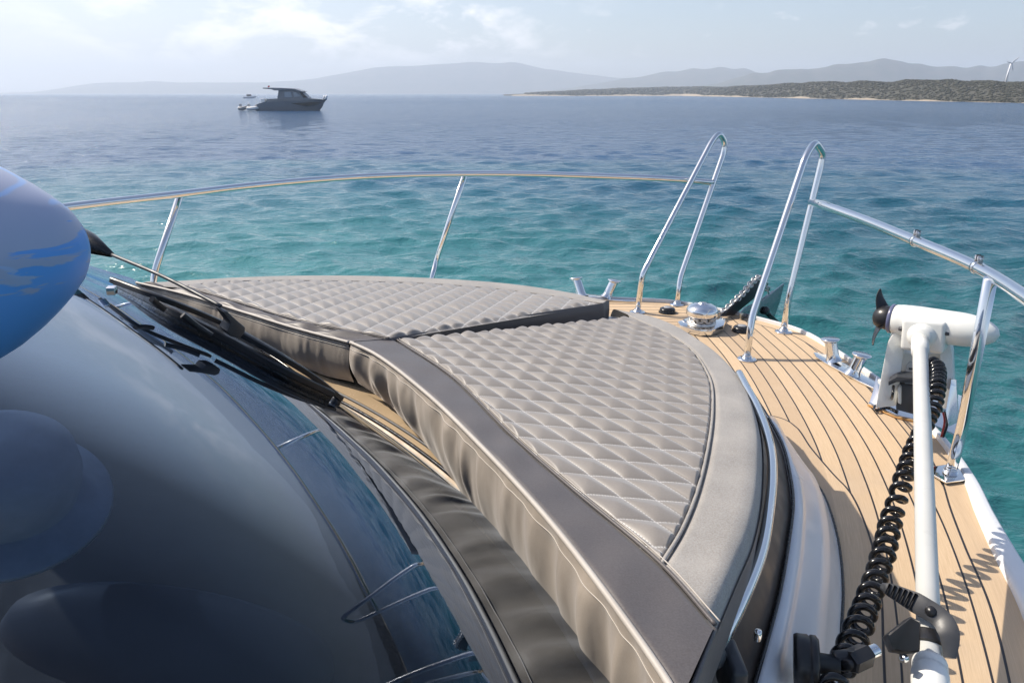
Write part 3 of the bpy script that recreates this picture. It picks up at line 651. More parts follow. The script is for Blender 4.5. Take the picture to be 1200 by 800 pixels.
# coiled cable: helix along a sagging run beside the shaft
cp = [(1090, 424, 0.275), (1097, 430, 0.275), (1098, 452, 0.265), (1093, 476, 0.242), (1084, 497, 0.223), (1074, 521, 0.200), (1064, 547, 0.177), (1054, 577, 0.153), (1044, 611, 0.125), (1036, 646, 0.119), (1025, 681, 0.115), (1013, 716, 0.119), (1001, 748, 0.128), (988, 776, 0.133), (975, 806, 0.140), (960, 850, 0.145)]
ax_ = spline([pz(*p) for p in cp], 900)
s_ = np.concatenate([[0], np.cumsum(np.linalg.norm(np.diff(ax_, axis=0), axis=1))]); Lc = s_[-1]
pitch = np.interp(s_ / Lc, [0, .2, .45, .8, 1], [.0195, .023, .034, .041, .041]) * (1 + .10 * np.sin(s_ * 41) + .06 * np.sin(s_ * 97))
ph = np.concatenate([[0], np.cumsum(np.diff(s_) / pitch[1:])]) * 2 * math.pi
nfine = int(ph[-1] / (2 * math.pi) * 26); pq = np.linspace(0, ph[-1], nfine)
axf = np.stack([np.interp(pq, ph, ax_[:, k]) for k in range(3)], 1); T = np.gradient(axf, axis=0); T /= np.linalg.norm(T, axis=1)[:, None]
sx = np.cross(T, (0, 0, 1.0)); sx /= np.linalg.norm(sx, axis=1)[:, None]; sy = np.cross(sx, T)
rr_ = np.interp(np.linspace(0, 1, nfine), [0, .02, .3, .7, 1], [.004, .0135, .014, .0155, .0155]) * (1 + .05 * np.sin(pq * .13) + .03 * np.sin(pq * .31))
hel = axf + rr_[:, None] * (np.cos(pq)[:, None] * sx - np.sin(pq)[:, None] * sy)
cb = MB().tube(hel, .0060, 8).build('coiled_cable', mat('glossy_black_cable', (.010, .010, .011), .16, fn=wear((.010, .010, .011), .2, 50, .10, .24)), base=pz(1040, 640, .2))
tag(cb, 'glossy black coiled cable hanging alongside the white motor shaft', 'cable')
# wires at the mount
w1 = thing('power_wire', 'short red and black power wires looping at the right foot of the motor mount', 'wire', pz(1105, 505, .02), 'wires at the motor mount')
MB().tube(spline([mc(1103, 482, -.1), pz(1108, 484, .07), pz(1110, 496, .05), pz(1105, 512, .02)], 30), .0035, 8).build('black_wire', M['rubber'], w1)
MB().tube(spline([mc(1101, 480, -.1), pz(1105, 482, .08), pz(1107, 494, .06), pz(1103, 512, .02)], 30), .0028, 8).build('red_wire', M['red'], w1)
w2 = MB().tube(spline([mc(1047, 452, -.03), mc(1046, 462, -.05), pz(1036, 472, .02), pz(1025, 476, .012), pz(1026, 481, .01), pz(1040, 477, .01), pz(1052, 482, .012)], 50), .0036, 8).build('power_wire', M['rubber'], base=pz(1030, 476, 0))
tag(w2, 'black wire curling out from the latch handle at the left foot of the motor mount', 'wire', 'wires at the motor mount')
# ================================================================== clamp bracket holding the shaft
dc = pz(957, 776, .15)
bk = thing('shaft_bracket', 'black plastic clamp bracket with a ribbed lever gripping the near end of the shaft', 'clamp bracket', dc)
sp_ = lambda y: sh0 + d_ * ((pd(0, y, 1)[2] * 0) + np.interp(y, [398, 792], [0, Ls]))
def shaft_at(px, py):                                   # point of the shaft nearest to a sight line
    r = ray(px, py); w0 = EYEP - sh0; a, b, c = r @ r, r @ d_, 1.0; d0, e0 = r @ w0, d_ @ w0
    t = (a * e0 - b * d0) / (a * c - b * b); return sh0 + d_ * t
kc = shaft_at(1085, 745)
av = np.array((.90, -.30, .10)); av /= np.linalg.norm(av)
MB().lathe([(0, -.03), (.034, -.03), (.036, -.026), (.036, -.012), (.034, -.010), (.036, -.008), (.036, -.001), (.031, .003), (.014, .004), (.013, .03), (0, .03)], dc, av, 36).build('base_disc', M['black'], bk)
n1 = pd(1003, 772, 1.006)
MB().tube(np.array([dc + av * .03, (dc + n1) / 2, n1]), [.013, .014, .015], 18).build('arm', M['black'], bk)
n2 = pd(1042, 754, 1.035); e_ = n2 - n1; e_ /= np.linalg.norm(e_)
mbn = MB().lathe([(0, -.020), (.014, -.020), (.0165, -.017), (.0165, .013), (.014, .017), (.012, .019), (0, .019)], n1 + e_ * .006, e_, 6); mbn.build('clamp_nut', M['black'], bk, smooth=False)
MB().lathe([(.0095, .02), (.0095, .04)], n1, e_, 24).build('steel_stud', M['chrome'], bk)
jaw = [pd(1038, 744, 1.029), pd(1066, 722, 1.035), pd(1078, 728, 1.017), pd(1077, 764, 1.012), pd(1062, 764, 1.035), pd(1046, 762, 1.029)]
jd = np.cross(jaw[1] - jaw[0], jaw[3] - jaw[0]); jd /= np.linalg.norm(jd)
if jd @ ray(1060, 745) < 0: jd = -jd
MB().prism([p - jd * .006 for p in jaw], jd * .030, .003).build('jaw', M['black'], bk, auto=35)
MB().lathe([(0, -.008), (.0055, -.008), (.0055, .006), (0, .008)], pd(1059, 771, 1.017), -jd, 14).build('bolt', M['chrome'], bk)
# strap round the shaft
x1 = np.cross(d_, (0, 0, 1.0)); x1 /= np.linalg.norm(x1); z1 = np.cross(x1, d_); kk = shaft_at(1088, 748)
G = []
for w_, r_ in ((-.011, .0175), (-.011, .0222), (.011, .0222), (.011, .0175)):
    G.append([kk + d_ * (w_ + .010 * math.sin(a)) + r_ * (math.cos(a) * x1 + math.sin(a) * z1) for a in np.linspace(0, 2 * math.pi, 40, endpoint=False)])
MB().grid(np.array(G), cu=True, cv=True).build('strap', M['black'], bk, auto=40)
# ribbed lever lying over the shaft
lv = [pd(1033, 686, 1.133), pd(1060, 699, 1.110), pd(1084, 712, 1.087), pd(1103, 725, 1.069), pd(1112, 742, 1.052), pd(1113, 770, 1.041)]
lp = spline(lv, 40); Tn = np.gradient(lp, axis=0); Tn /= np.linalg.norm(Tn, axis=1)[:, None]
view = ray(1080, 715); view /= np.linalg.norm(view)
sdv = np.cross(Tn, view); sdv /= np.linalg.norm(sdv, axis=1)[:, None]; upv = np.cross(sdv, Tn)
wdt = np.interp(np.linspace(0, 1, 40), [0, .08, .35, .75, 1], [.005, .010, .0155, .0145, .008])
G = [[lp[i] + sdv[i] * wdt[i] * a + upv[i] * .0055 * b for a, b in ((-1, -.6), (-.9, 1), (.9, 1), (1, -.6), (.6, -1), (-.6, -1))] for i in range(40)]
m_ = MB().grid(np.array(G), cv=True); m_.F.append((0, 1, 2, 3, 4, 5)); m_.F.append(tuple(39 * 6 + k for k in range(6))); lever = m_.build('lever', M['graphite'], bk, auto=35)
front_ = np.sign((upv[10] @ view)) * -1
mb = MB()
for i in range(3, 15, 2): mb.box(lp[i] + upv[i] * front_ * .0062, sdv[i] * wdt[i] * .8, Tn[i] * .0013, upv[i] * .0016, .0005)
mb.build('ribs', M['black'], bk)
MB().lathe([(0, .004), (.006, .003), (.008, 0), (.008, -.004)], lp[20] + upv[20] * front_ * .006, upv[20] * front_, 18).build('pivot', M['black'], bk)
# ================================================================== windscreen wiper on the glass
def gh(x, y, off=0.0):
    p = glass_hit(x, y, off * .74)
    return p if p is not None else pd(x, y, 2.2)
g0 = gh(388, 466, .01)
wp = thing('windscreen_wiper', 'long black windscreen wiper with twin arms parked along the foot of the dark glass', 'wiper', g0)
line = [(136, 338), (200, 371), (270, 407), (330, 440), (386, 467)]
up_n = np.array((.35, .10, .93))
bl = spline([gh(x, y, .008) for x, y in line], 60)
def bar(P, w, h, name, m_, par):
    P = np.asarray(P); T = np.gradient(P, axis=0); T /= np.linalg.norm(T, axis=1)[:, None]; s_ = np.cross(T, up_n); s_ /= np.linalg.norm(s_, axis=1)[:, None]; u2 = np.cross(s_, T)
    w = np.broadcast_to(w, (len(P),)); h = np.broadcast_to(h, (len(P),))
    G = [[P[i] + s_[i] * w[i] * a + u2[i] * h[i] * b for a, b in ((-1, -.7), (-1, .7), (-.7, 1), (.7, 1), (1, .7), (1, -.7), (.7, -1), (-.7, -1))] for i in range(len(P))]
    mb = MB().grid(np.array(G), cv=True); mb.F += [tuple(range(8)), tuple((len(P) - 1) * 8 + k for k in range(8))]
    return mb.build(name, m_, par, auto=40)
bar(bl, .004, .007, 'blade_rubber', M['rubber'], wp)
bar(bl + up_n * .010, .007, .006, 'blade_spine', M['black'], wp)
a1 = spline([gh(131, 328, .035), gh(185, 348, .05), gh(232, 366, .055), gh(266, 381, .055)], 40)
bar(a1, np.linspace(.004, .0065, 40), .004, 'wiper_arm', M['black'], wp)
a2 = spline([gh(274, 386, .055), gh(325, 415, .05), gh(365, 440, .04), gh(398, 466, .02)], 40)
bar(a2, np.linspace(.0075, .008, 40), .005, 'wiper_arm', M['black'], wp)
a3 = None and spline([gh(290, 412, .035), gh(330, 437, .035), gh(380, 463, .022)], 30)
hb = gh(272, 382, .069); t_ = a1[-1] - a1[-6]; t_ /= np.linalg.norm(t_); s2 = np.cross(t_, up_n); s2 /= np.linalg.norm(s2)
MB().prism([hb + t_ * a * .62 + np.cross(s2, t_) * b * .62 - s2 * .010 for a, b in ((-.06, .022), (-.05, .028), (-.01, .018), (.022, .012), (.03, .0), (.026, -.018), (.0, -.022), (-.02, -.014), (-.022, .006))], s2 * .020, .003).build('hinge_block', M['graphite'], wp, auto=35)
for p0, p1 in (((178, 350), (192, 362)), ((214, 369), (248, 393))):
    bar(spline([gh(*p0, .045), gh((p0[0] + p1[0]) / 2, (p0[1] + p1[1]) / 2 + 1, .035), gh(*p1, .03)], 12), .003, .004, 'blade_link', M['black'], wp)
MB().lathe([(0, .007), (.007, .007), (.009, .003), (.010, -.008)], gh(394, 468, .008), up_n, 20).build('pivot_cap', M['black'], wp)
mb = MB().box(gh(131, 340, .02), (.006, 0, 0), (0, .004, .001), (0, 0, .005), .001)
mb.build('blade_clip', M['chrome'], wp)
# thin whip aerial from the hinge up to a black boot
hd = (hb - EYEP) @ np.array((0, CP, -SP))
q0, q1, q2 = hb + up_n * .02 - t_ * .03, pd(130, 298, hd + .10), pd(105, 285, hd + .13)
q3 = pd(30, 247, hd + .2)
wa = thing('whip_aerial', 'thin black whip aerial with a tapered boot between the blue pod and the wiper', 'aerial', q1)
MB().tube(spline([q0, q1 * .5 + q0 * .5 + np.array((0, 0, .004)), q1], 30), .0028, 8).build('rod', M['graphite'], wa)
MB().tube([q1 + (q1 - q2) * .02, q2, q2 + (q2 - q1) * .3, q3], [.0045, .017, .018, .018], 20).build('boot', M['rubber'], wa)
# ================================================================== patterned pod at the left edge
pod_c = pd(-8, 300, .33)
ps = thing('deck_pod', 'rounded glossy lilac pod with bright blue feathered markings at the left edge', 'pod', pod_c)
def f_pod(t, b):
    p = t.obj(); sp_ = t.new('ShaderNodeSeparateXYZ', i0=p); z = sp_.outputs[2]; x = sp_.outputs[0]
    st = t.noise(t.scale(p, (17, 17, 110), (0, R(24), 0)), 1.0, 4, .62, .6)
    low = t.ramp(t.math('ADD', t.math('ADD', z, t.math('MULTIPLY', x, -.30)), t.math('MULTIPLY', t.math('SUBTRACT', st, .5), .10)), -.008, -.012)
    bands = None
    s2 = t.noise(t.scale(p, (10, 10, 50), (0, R(-28), 0)), 1.0, 2, .4, .3)
    bl = t.math('MULTIPLY', t.ramp(t.math('ABSOLUTE', t.math('SUBTRACT', s2, .56)), .030, .010), t.ramp(z, -.016, .01))
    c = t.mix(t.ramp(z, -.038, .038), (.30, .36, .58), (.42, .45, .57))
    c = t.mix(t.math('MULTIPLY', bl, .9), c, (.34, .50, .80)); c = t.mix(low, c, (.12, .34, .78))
    t.set(b, 'Base__Color', c)
M['pod'] = mat('lilac_blue_print', rough=.38, fn=f_pod)
# body of revolution round a level axis running left out of the picture, slightly drooping nose
tipP = pd(93, 286, .34); axP = np.array((-1.0, -.05, -.10)); axP /= np.linalg.norm(axP)
prof = [(a * 0.539, b * 0.539) for a, b in ((0, 0), (.014, .001), (.026, .005), (.037, .013), (.048, .025), (.060, .040), (.074, .060), (.087, .082), (.096, .102), (.102, .125), (.105, .16), (.105, .26))]
MB().lathe(prof, tipP + np.array((0, 0, -.0)), axP, 64).build('shell', M['pod'], ps)
MB().lathe([(.057, .14), (.062, .141), (.062, .149), (.027, .154), (0, .154)], tipP, axP, 48).build('rim', M['graphite'], ps)
MB().tube([tipP + axP * .145, tipP + axP * .25, tipP + axP * .32 + np.array((0, 0, -.2))], .012, 16).build('support_arm', M['graphite'], ps)
# hat lying on the helm behind the glass
hp = glass_hit(4, 578, 0); hb_ = hp + ray(4, 578) * .17
ht = thing('brimmed_hat', 'grey brimmed hat lying on the helm, dimly seen through the dark glass', 'hat', hb_)
felt = mat('grey_felt', (.5, .52, .56), .9, fn=wear((.5, .52, .56), .15, 30, .8, .95))
nrm_ = np.array((.35, -.25, .9)); 
MB().lathe([(.052, .0), (.054, .025), (.049, .045), (.034, .055), (.0, .058)], hb_, nrm_, 40).build('crown', felt, ht)
MB().lathe([(.050, .004), (.064, .0), (.076, -.006), (.078, -.009), (.064, -.004), (.050, 0)], hb_, nrm_, 48).build('brim', felt, ht)

# helm binnacle under the glass
p_ = glass_hit(200, 745, 0) + ray(200, 745) * .22; e1 = np.array((.97, -.1, -.05)); e2 = np.array((.25, .75, .1))
mb = MB().lathe([(0, .03), (.05, .028), (.09, .018), (.115, 0), (.12, -.03)], p_, (.2, -.35, .9), 40); mb.V = [tuple(p_ + e1 * 1.25 * ((np.array(v) - p_) @ e1) + e2 * .42 * ((np.array(v) - p_) @ e2) + np.array((0, 0, 1)) * (np.array(v)[2] - p_[2]) * .6) for v in mb.V]
mb.build('helm_binnacle', mat('binnacle_grey', (.05, .055, .07), .6, fn=wear((.05, .055, .07), .2, 8, .5, .7)), yacht)
# ================================================================== SEA
CAMH = EYE - WATER
def polar_angles():
    fine = np.arange(-54, 54.01, .16); coarse = np.arange(58, 303, 4.0); return np.radians(np.concatenate([fine, coarse]))
phi = polar_angles(); nr = 1130; rad = 1.2 * (4300 / 1.2) ** np.linspace(0, 1, nr)
X = rad[:, None] * np.sin(phi)[None]; Y = rad[:, None] * np.cos(phi)[None]; Z = np.zeros_like(X); DX = np.zeros_like(X); DY = np.zeros_like(X)
dr = np.gradient(rad)[:, None]; dt = rad[:, None] * np.radians(.16); cell = np.maximum(dr, dt)
wr = np.random.default_rng(21); wind = R(100)
for k in range(96):
    lam = .16 * (2.3 / .16) ** wr.random(); th = wind + wr.normal(0, .55); kk_ = 2 * math.pi / lam
    amp = .0098 * lam * wr.uniform(.5, 1.1) if lam < .7 else .0098 * .7 * (lam / .7) ** .1 * wr.uniform(.4, .9)
    fade = smooth((lam / cell - 2.5) / 3.5); p0 = wr.uniform(0, 6.28)
    a = kk_ * (X * math.cos(th) + Y * math.sin(th)) + p0 + .9 * np.sin(X * .31 + Y * .17 + p0)
    Z += amp * fade * np.sin(a); q = amp * fade * np.cos(a) * 1.0; DX += q * math.cos(th); DY += q * math.sin(th)
gust = .75 + .35 * np.sin(X * .11 + 1.3 * np.sin(Y * .05)) * np.sin(Y * .083 + .7)
Vs = np.stack([X + DX, Y + DY, WATER + Z * gust], 2); na = len(phi)
me = bpy.data.meshes.new('sea'); idx = np.arange(nr * na).reshape(nr, na)
a_, b_, c_, d2 = idx[:-1, :], np.roll(idx, -1, 1)[:-1, :], np.roll(idx, -1, 1)[1:, :], idx[1:, :]
Fq = np.stack([a_, d2, c_, b_], 2).reshape(-1, 4)
cap_i = nr * na; V_ = np.vstack([Vs.reshape(-1, 3), [[0, 0, WATER]]]); tri = np.stack([np.roll(idx[0], -1), np.full(na, cap_i), idx[0]], 1)
me.vertices.add(len(V_)); me.vertices.foreach_set('co', V_.astype(np.float32).ravel())
nl = Fq.size + tri.size; me.loops.add(nl); me.loops.foreach_set('vertex_index', np.concatenate([Fq.ravel(), tri.ravel()]).astype(np.int32))
me.polygons.add(len(Fq) + len(tri)); me.polygons.foreach_set('loop_start', np.concatenate([np.arange(len(Fq)) * 4, Fq.size + np.arange(len(tri)) * 3]).astype(np.int32))
me.update(calc_edges=True); me.polygons.foreach_set('use_smooth', [True] * len(me.polygons)); me.validate()
if me.polygons[5000].normal.z < 0: me.flip_normals()
sea = bpy.data.objects.new('sea', me); COL.objects.link(sea); tag(sea, 'rippled sea, turquoise near the bow and deep blue farther out', kind='structure')
def f_sea(t, b):
    p = t.pos(); vm = t.n.new('ShaderNodeVectorMath'); vm.operation = 'LENGTH'; t.l.new(p, vm.inputs[0]); d = vm.outputs['Value']
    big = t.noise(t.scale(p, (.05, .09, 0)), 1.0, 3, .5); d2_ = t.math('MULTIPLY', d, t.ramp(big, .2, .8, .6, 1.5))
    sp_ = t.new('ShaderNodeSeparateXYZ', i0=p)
    dark = t.ramp(sp_.outputs[0], -3.0, 5.0)                  # near water colour gets darker from left to right
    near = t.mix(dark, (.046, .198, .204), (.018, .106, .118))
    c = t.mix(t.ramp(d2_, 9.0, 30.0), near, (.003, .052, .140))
    t.set(b, 'Base__Color', c)
    n1 = t.noise(t.scale(p, (1, 1.7, 1), (0, 0, R(12))), 3.2, 4, .6, .3); n2 = t.noise(t.scale(p, (.6, 1.6, 1), (0, 0, R(-8))), .55, 4, .6)
    w = t.ramp(d, 10, 60); n3 = t.noise(t.scale(p, (.8, 1.5, 1), (0, 0, R(5))), 1.5, 4, .62, .3); h = t.math('ADD', t.math('ADD', t.math('MULTIPLY', n1, .075), t.math('MULTIPLY', t.math('MULTIPLY', n3, w), .42)), t.math('MULTIPLY', t.math('MULTIPLY', n2, t.ramp(d, 30, 200)), .9))
    t.set(b, 'Normal', t.bump(h, 1.0, .8)); t.set(b, 'Roughness', t.ramp(d, 10, 200, .07, .16))
    b.inputs['IOR'].default_value = 1.33
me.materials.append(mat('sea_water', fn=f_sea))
# ================================================================== DISTANT LAND
def relief(name, prof, dist_, depth, col, colb, seed, label, scr=0.0, base_px=None, rug=.05):
    """hills standing at dist_: crest sighted as (px, py), sloping to the water in front and falling off behind"""
    P = np.array(prof, float); n = 260; x = np.linspace(P[0, 0], P[-1, 0], n); y = np.interp(x, P[:, 0], P[:, 1])
    r_ = np.random.default_rng(seed)
    rows = []; m = 22
    for j, t in enumerate(np.linspace(0, 1, m)):
        row = []
        for i in range(n):
            D = dist_(x[i]) if callable(dist_) else dist_
            dep = depth(x[i]) if callable(depth) else depth
            rr = ray(x[i], 400); hx = rr[0] * CP; crest = (HZ - y[i]) / FP * CP * CP * (D + dep * .62) + CAMH
            f = math.sin(math.pi * min(1, t / .62) / 2) ** 1.15 if t < .62 else math.cos(math.pi * (t - .62) / .38 / 2) ** .8
            DD = D + dep * t
            row.append((hx * DD, DD, WATER - .3 + max(0, crest) * f))
        rows.append(row)
    G = np.array(rows); s = np.linspace(0, 1, n)[None]; tt = np.linspace(0, 1, m)[:, None]; hgt = (G[..., 2] - WATER).clip(0)
    for k in range(26):
        fr = r_.uniform(6, 90); G[..., 2] += rug * hgt * .35 * np.sin(fr * s * 2 + r_.uniform(0, 6) + r_.uniform(-1, 1) * 9 * tt) * np.sin(math.pi * tt) / (1 + fr * .03)
    mb = MB().grid(G); m_ = mat(name + '_ground', rough=.95, fn=lambda t, b: t.set(b, 'Base__Color', t.mix(t.ramp(t.noise(t.pos(), scr, 6, .65), .35, .65), col, colb)))
    o = mb.build(name, m_); tag(o, label, kind='structure'); return G
relief('far_hills', [(-300, 111), (-40, 110), (40, 108), (110, 98), (180, 96), (300, 96.5), (370, 93), (400, 88), (440, 80), (470, 77.5), (540, 76), (600, 72.5), (630, 78), (665, 85), (720, 91), (800, 94), (900, 100), (1000, 108)], 3400, 500, (.06, .075, .05), (.12, .11, .08), 1, 'farthest pale blue hills on the horizon', .02)
relief('mid_hills', [(620, 109), (690, 100), (740, 91), (770, 86), (810, 81), (850, 80), (880, 83), (900, 86), (950, 90), (1010, 95), (1080, 100), (1200, 106)], 2600, 380, (.06, .075, .05), (.11, .10, .075), 2, 'second range of hazy blue hills', .03)
relief('near_hills', [(760, 108), (840, 98), (880, 87), (905, 82.5), (935, 80), (965, 80), (990, 75), (1030, 70.5), (1050, 71), (1080, 77), (1110, 79), (1150, 79), (1180, 74), (1230, 70), (1300, 74), (1420, 84)], 1900, 300, (.055, .07, .045), (.11, .10, .075), 3, 'blue grey hills behind the low green coast', .03)
shore = [(600, 107.6), (632, 109), (700, 111.0), (800, 112.6), (900, 114.6), (1000, 116.8), (1100, 119), (1200, 121), (1320, 123)]
def coastD(x):
    y = np.interp(x, [p[0] for p in shore], [p[1] for p in shore]); return min(800, CAMH * FP / max(.9, (y - HZ)) / CP / CP)
top = [(590, 110.5), (625, 109.5), (650, 108), (700, 105.5), (760, 103.5), (800, 102.5), (850, 102.5), (900, 100.5), (930, 98.5), (1000, 95.8), (1060, 94.8), (1120, 94.8), (1160, 95.5), (1200, 97), (1260, 95), (1330, 94)]
land = relief('coast', top, coastD, lambda x: coastD(x) * .55, (.048, .049, .034), (.078, .071, .050), 4, 'low scrub-covered coast on the right', .08, rug=.05)
# pale beach strip along the water line
nb_ = 240; bx = np.linspace(600, 1330, nb_); rows = []; r_ = np.random.default_rng(5)
wob = np.convolve(r_.random(nb_ + 20), np.ones(12) / 12, 'same')[10:-10]
for k in range(5):
    row = []
    for i, x in enumerate(bx):
        D = coastD(x); h = (.02, .5, .9, 1.0, .2)[k] * (D / 300) * (.10 + 2.2 * max(0, wob[i] - .40)) * 1.2; dd = (-.012, 0.0, .012, .03, .06)[k]
        row.append(((ray(x, 400)[0] * CP) * D * (1 + dd), D * (1 + dd), WATER - .05 + h))
    rows.append(row)
tag(MB().grid(np.array(rows)).build('beach', mat('pale_sand', (.36, .30, .22), .9, fn=wear((.36, .30, .22), .2, .3, .85, .95))), 'narrow pale sandy shore line under the coast', kind='structure')
# scrub: bushes as small clumps scattered over the coast, one mass
mb = MB(); r_ = np.random.default_rng(9); ico = bmesh.new(); bmesh.ops.create_icosphere(ico, subdivisions=1, radius=1); iv = np.array([v.co[:] for v in ico.verts]); ico.verts.index_update(); fi = [[v.index for v in f.verts] for f in ico.faces]; ico.free()
for _ in range(9000):
    i, j = r_.integers(10, 259), min(13, r_.integers(1, 16)); f = r_.random(); p = land[j, i] * (1 - f) + land[j - 1, i] * f; p = p + (land[j, i - 1] - land[j, i]) * r_.random()
    D = np.hypot(p[0], p[1]); s_ = D / 300 * r_.uniform(.15, .5)
    V = iv * (1 + r_.uniform(-.3, .3, (len(iv), 1))) * np.array((s_ * 1.5, s_ * 1.3, s_ * .75)) + p + np.array((0, 0, s_ * .3)); mb.add(V, fi)
def f_scrub(t, b):
    n = t.noise(t.pos(), .25, 5, .7); t.set(b, 'Base__Color', t.mix(t.ramp(n, .35, .65), (.040, .045, .030), (.070, .066, .046)))
tag(mb.build('coastal_scrub', mat('scrub_leaves', rough=.95, fn=f_scrub)), 'low dark scrub covering the coast on the right', kind='stuff')
# ------------------------------------------------------------------ wind turbine
white = mat('turbine_white', (.82, .83, .85), .5)
def ground_at(px, k=11):
    i = int(np.argmin(np.abs(land[k, :, 0] / land[k, :, 1] - ray(px, 400)[0] * CP))); return land[k, i]
g = ground_at(1175.5, 12); Dg = g[1]; sc_ = Dg / FP * CP
tu = thing('wind_turbine', 'white three-bladed wind turbine standing on the low coast near the right edge', 'wind turbine', g)
H_ = 21.5 * sc_
MB().tube([g + np.array((0, 0, -.5)), g + np.array((.6 * sc_, 0, H_ * .5)), g + np.array((1.6 * sc_, 0, H_))], [1.25 * sc_, 1.0 * sc_, .75 * sc_], 12).build('tower', white, tu)
hub = g + np.array((1.9 * sc_, -1.2 * sc_, H_ + .4 * sc_))
MB().box(hub + np.array((0, .9 * sc_, 0)), (.7 * sc_, 0, 0), (0, 1.6 * sc_, 0), (0, 0, .6 * sc_), .2 * sc_).build('nacelle', white, tu)
MB().ball(hub, .75 * sc_, 10).build('hub', white, tu)
for dx, dz in ((-6.2, 1.6), (7.0, 6.6), (3.6, -9.5)):
    d = np.array((dx, 0, dz)) * sc_; n_ = np.array((-d[2], 0, d[0])); n_ /= np.linalg.norm(n_)
    G = [[hub + d * t + n_ * w * sc_ * math.cos(a) + np.array((0, 1, 0)) * .15 * sc_ * math.sin(a) for a in np.linspace(0, 2 * math.pi, 8, endpoint=False)] for t, w in ((0, .5), (.2, .95), (.6, .65), (1, .25))]
    MB().grid(np.array(G), cv=True).build('blade', white, tu)
# ------------------------------------------------------------------ boats out on the water
DB = CAMH * FP / CP / CP / (130.2 - HZ); sB = DB / FP * CP
def B(px, up, dy=0.0):        # a point of the far boat: picture x, metres above water, metres beyond its near side
    return np.array(((px - 600) / FP * CP * DB * (1 + dy / DB), DB + dy, WATER + up * .87))
m_ = lambda px: px * sB
bt = thing('cabin_cruiser', 'grey cabin cruiser with a long hard-top lying off under the far hills', 'motor boat', B(340, 0, 1.5))
grey = mat('grey_boat_paint', (.21, .22, .235), .35, fn=wear((.21, .22, .235), .06, 1, .3, .45)); dark = mat('dark_boat_window', (.012, .014, .018), .12); wht = mat('white_fender', (.8, .8, .8), .5)
hull = []
for px, hw, top_, keel in ((297, .1, .8, .1), (299, 1.2, .95, -.2), (310, 1.45, 1.35, -.4), (330, 1.5, 1.45, -.4), (350, 1.45, 1.55, -.4), (365, 1.15, 1.62, -.35), (375, .65, 1.68, -.2), (381, .22, 1.72, .5), (383.2, .02, 1.74, 1.3)):
    hull.append([B(px - (0 if s > .5 else 0) - (383.2 - px) * 0 - max(0, (px - 360)) * .22 * (1 - s), keel + (top_ - keel) * s, 1.5 + sg * hw * (.72 + .28 * s)) for sg, s in ((-1, 1), (-1, .55), (-1, .1), (0, 0), (1, .1), (1, .55), (1, 1), (0, 1.0))])
MB().grid(np.array(hull), cv=True).build('hull', grey, bt, auto=40)
# dark flash along the topsides
def plate(P, y, name, m__, par, th=.03): return MB().prism([B(px, up, y) for px, up in P], (0, th, 0)).build(name, m__, par, smooth=False)
plate([(340, 1.12), (353, 1.18), (372, 1.28), (380, 1.36), (368, .86), (358, .68), (352, .82)], .00, 'hull_flash', dark, bt, .05)
MB().prism([B(310, 1.3, .5), B(312, 1.75, .5), B(322, 1.8, .5), B(361, 1.85, .5), B(376, 1.72, .5), B(378, 1.6, .5)], (0, 2.0, 0), .03).build('deck_house', grey, bt, smooth=False)
cab = [(324, 1.7), (327, 3.15), (345, 3.15), (353, 2.85), (361, 1.85)]
MB().prism([B(x, z, .55) for x, z in cab], (0, 1.9, 0), .05).build('cabin', grey, bt, smooth=False)
plate([(333, 2.0), (333.5, 2.8), (341, 2.8), (342, 2.0)], .50, 'side_window', mat('pale_boat_window', (.30, .34, .38), .1), bt)
plate([(344, 2.0), (343.6, 2.75), (347, 2.75), (352, 2.15)], .50, 'side_window', mat('boat_window_glint', (.30, .33, .36), .1), bt)
plate([(351, 2.75), (353.5, 2.75), (360.5, 1.95), (355, 1.95)], .50, 'windscreen', dark, bt)
MB().prism([B(x, z, .3) for x, z in ((308, 3.28), (309, 3.42), (330, 3.38), (345, 3.28), (355, 2.85), (353, 2.80), (340, 3.12), (322, 3.0), (318, 3.18))], (0, 2.4, 0), .04).build('hard_top', grey, bt, smooth=False)
for px in (326,): MB().tube([B(px, 1.5, .6), B(px + 1, 3.1, .6)], .05, 8).build('roof_post', wht, bt)
plate([(314.5, 3.45), (316.8, 3.5), (316.8, 3.75), (314.8, 3.7)], 1.5, 'flag', mat('red_flag', (.5, .05, .06), .7), bt)
for k in range(2): MB().tube([B(378.6 + 2.6 * k, 1.75, 1.2 - k * .2), B(380.4 + 2.6 * k, 2.25, 1.2 - k * .2)], .14, 10).build('bow_fender', wht, bt)
MB().box(B(308, 1.45, 1.0), (.30, 0, 0), (0, .35, 0), (0, 0, .32), .08).build('stern_locker', wht, bt)
MB().box(B(304.5, .85, 1.0), (.22, 0, 0), (0, .35, 0), (0, 0, .30), .08).build('outboard_motor', mat('outboard_grey', (.35, .36, .38), .4), bt)
def jetski(px0, px1, label, hue):
    o = thing('inflatable_dinghy', label, 'dinghy', B((px0 + px1) / 2, 0, .8), 'tenders tied behind the cabin cruiser')
    c = (px0 + px1) / 2; G = []
    MB().tube(spline([B(px0, .34, .4), B(c, .34, .25), B(px1 - 1, .44, .55), B(px1, .5, .9), B(px1 - 1, .44, 1.25), B(c, .34, 1.55), B(px0, .34, 1.4)], 30), .24, 10).build('tube', hue, o)
    MB().box(B(c - 1, .3, .9), (m_((px1 - px0) * .36), 0, 0), (0, .4, 0), (0, 0, .16), .05).build('floor', mat('dinghy_floor', (.2, .2, .21), .6), o)
    MB().box(B(px0 + 2, .72, .9), (.15, 0, 0), (0, .16, 0), (0, 0, .28), .05).build('engine', mat('dinghy_engine', (.5, .5, .5), .5), o)
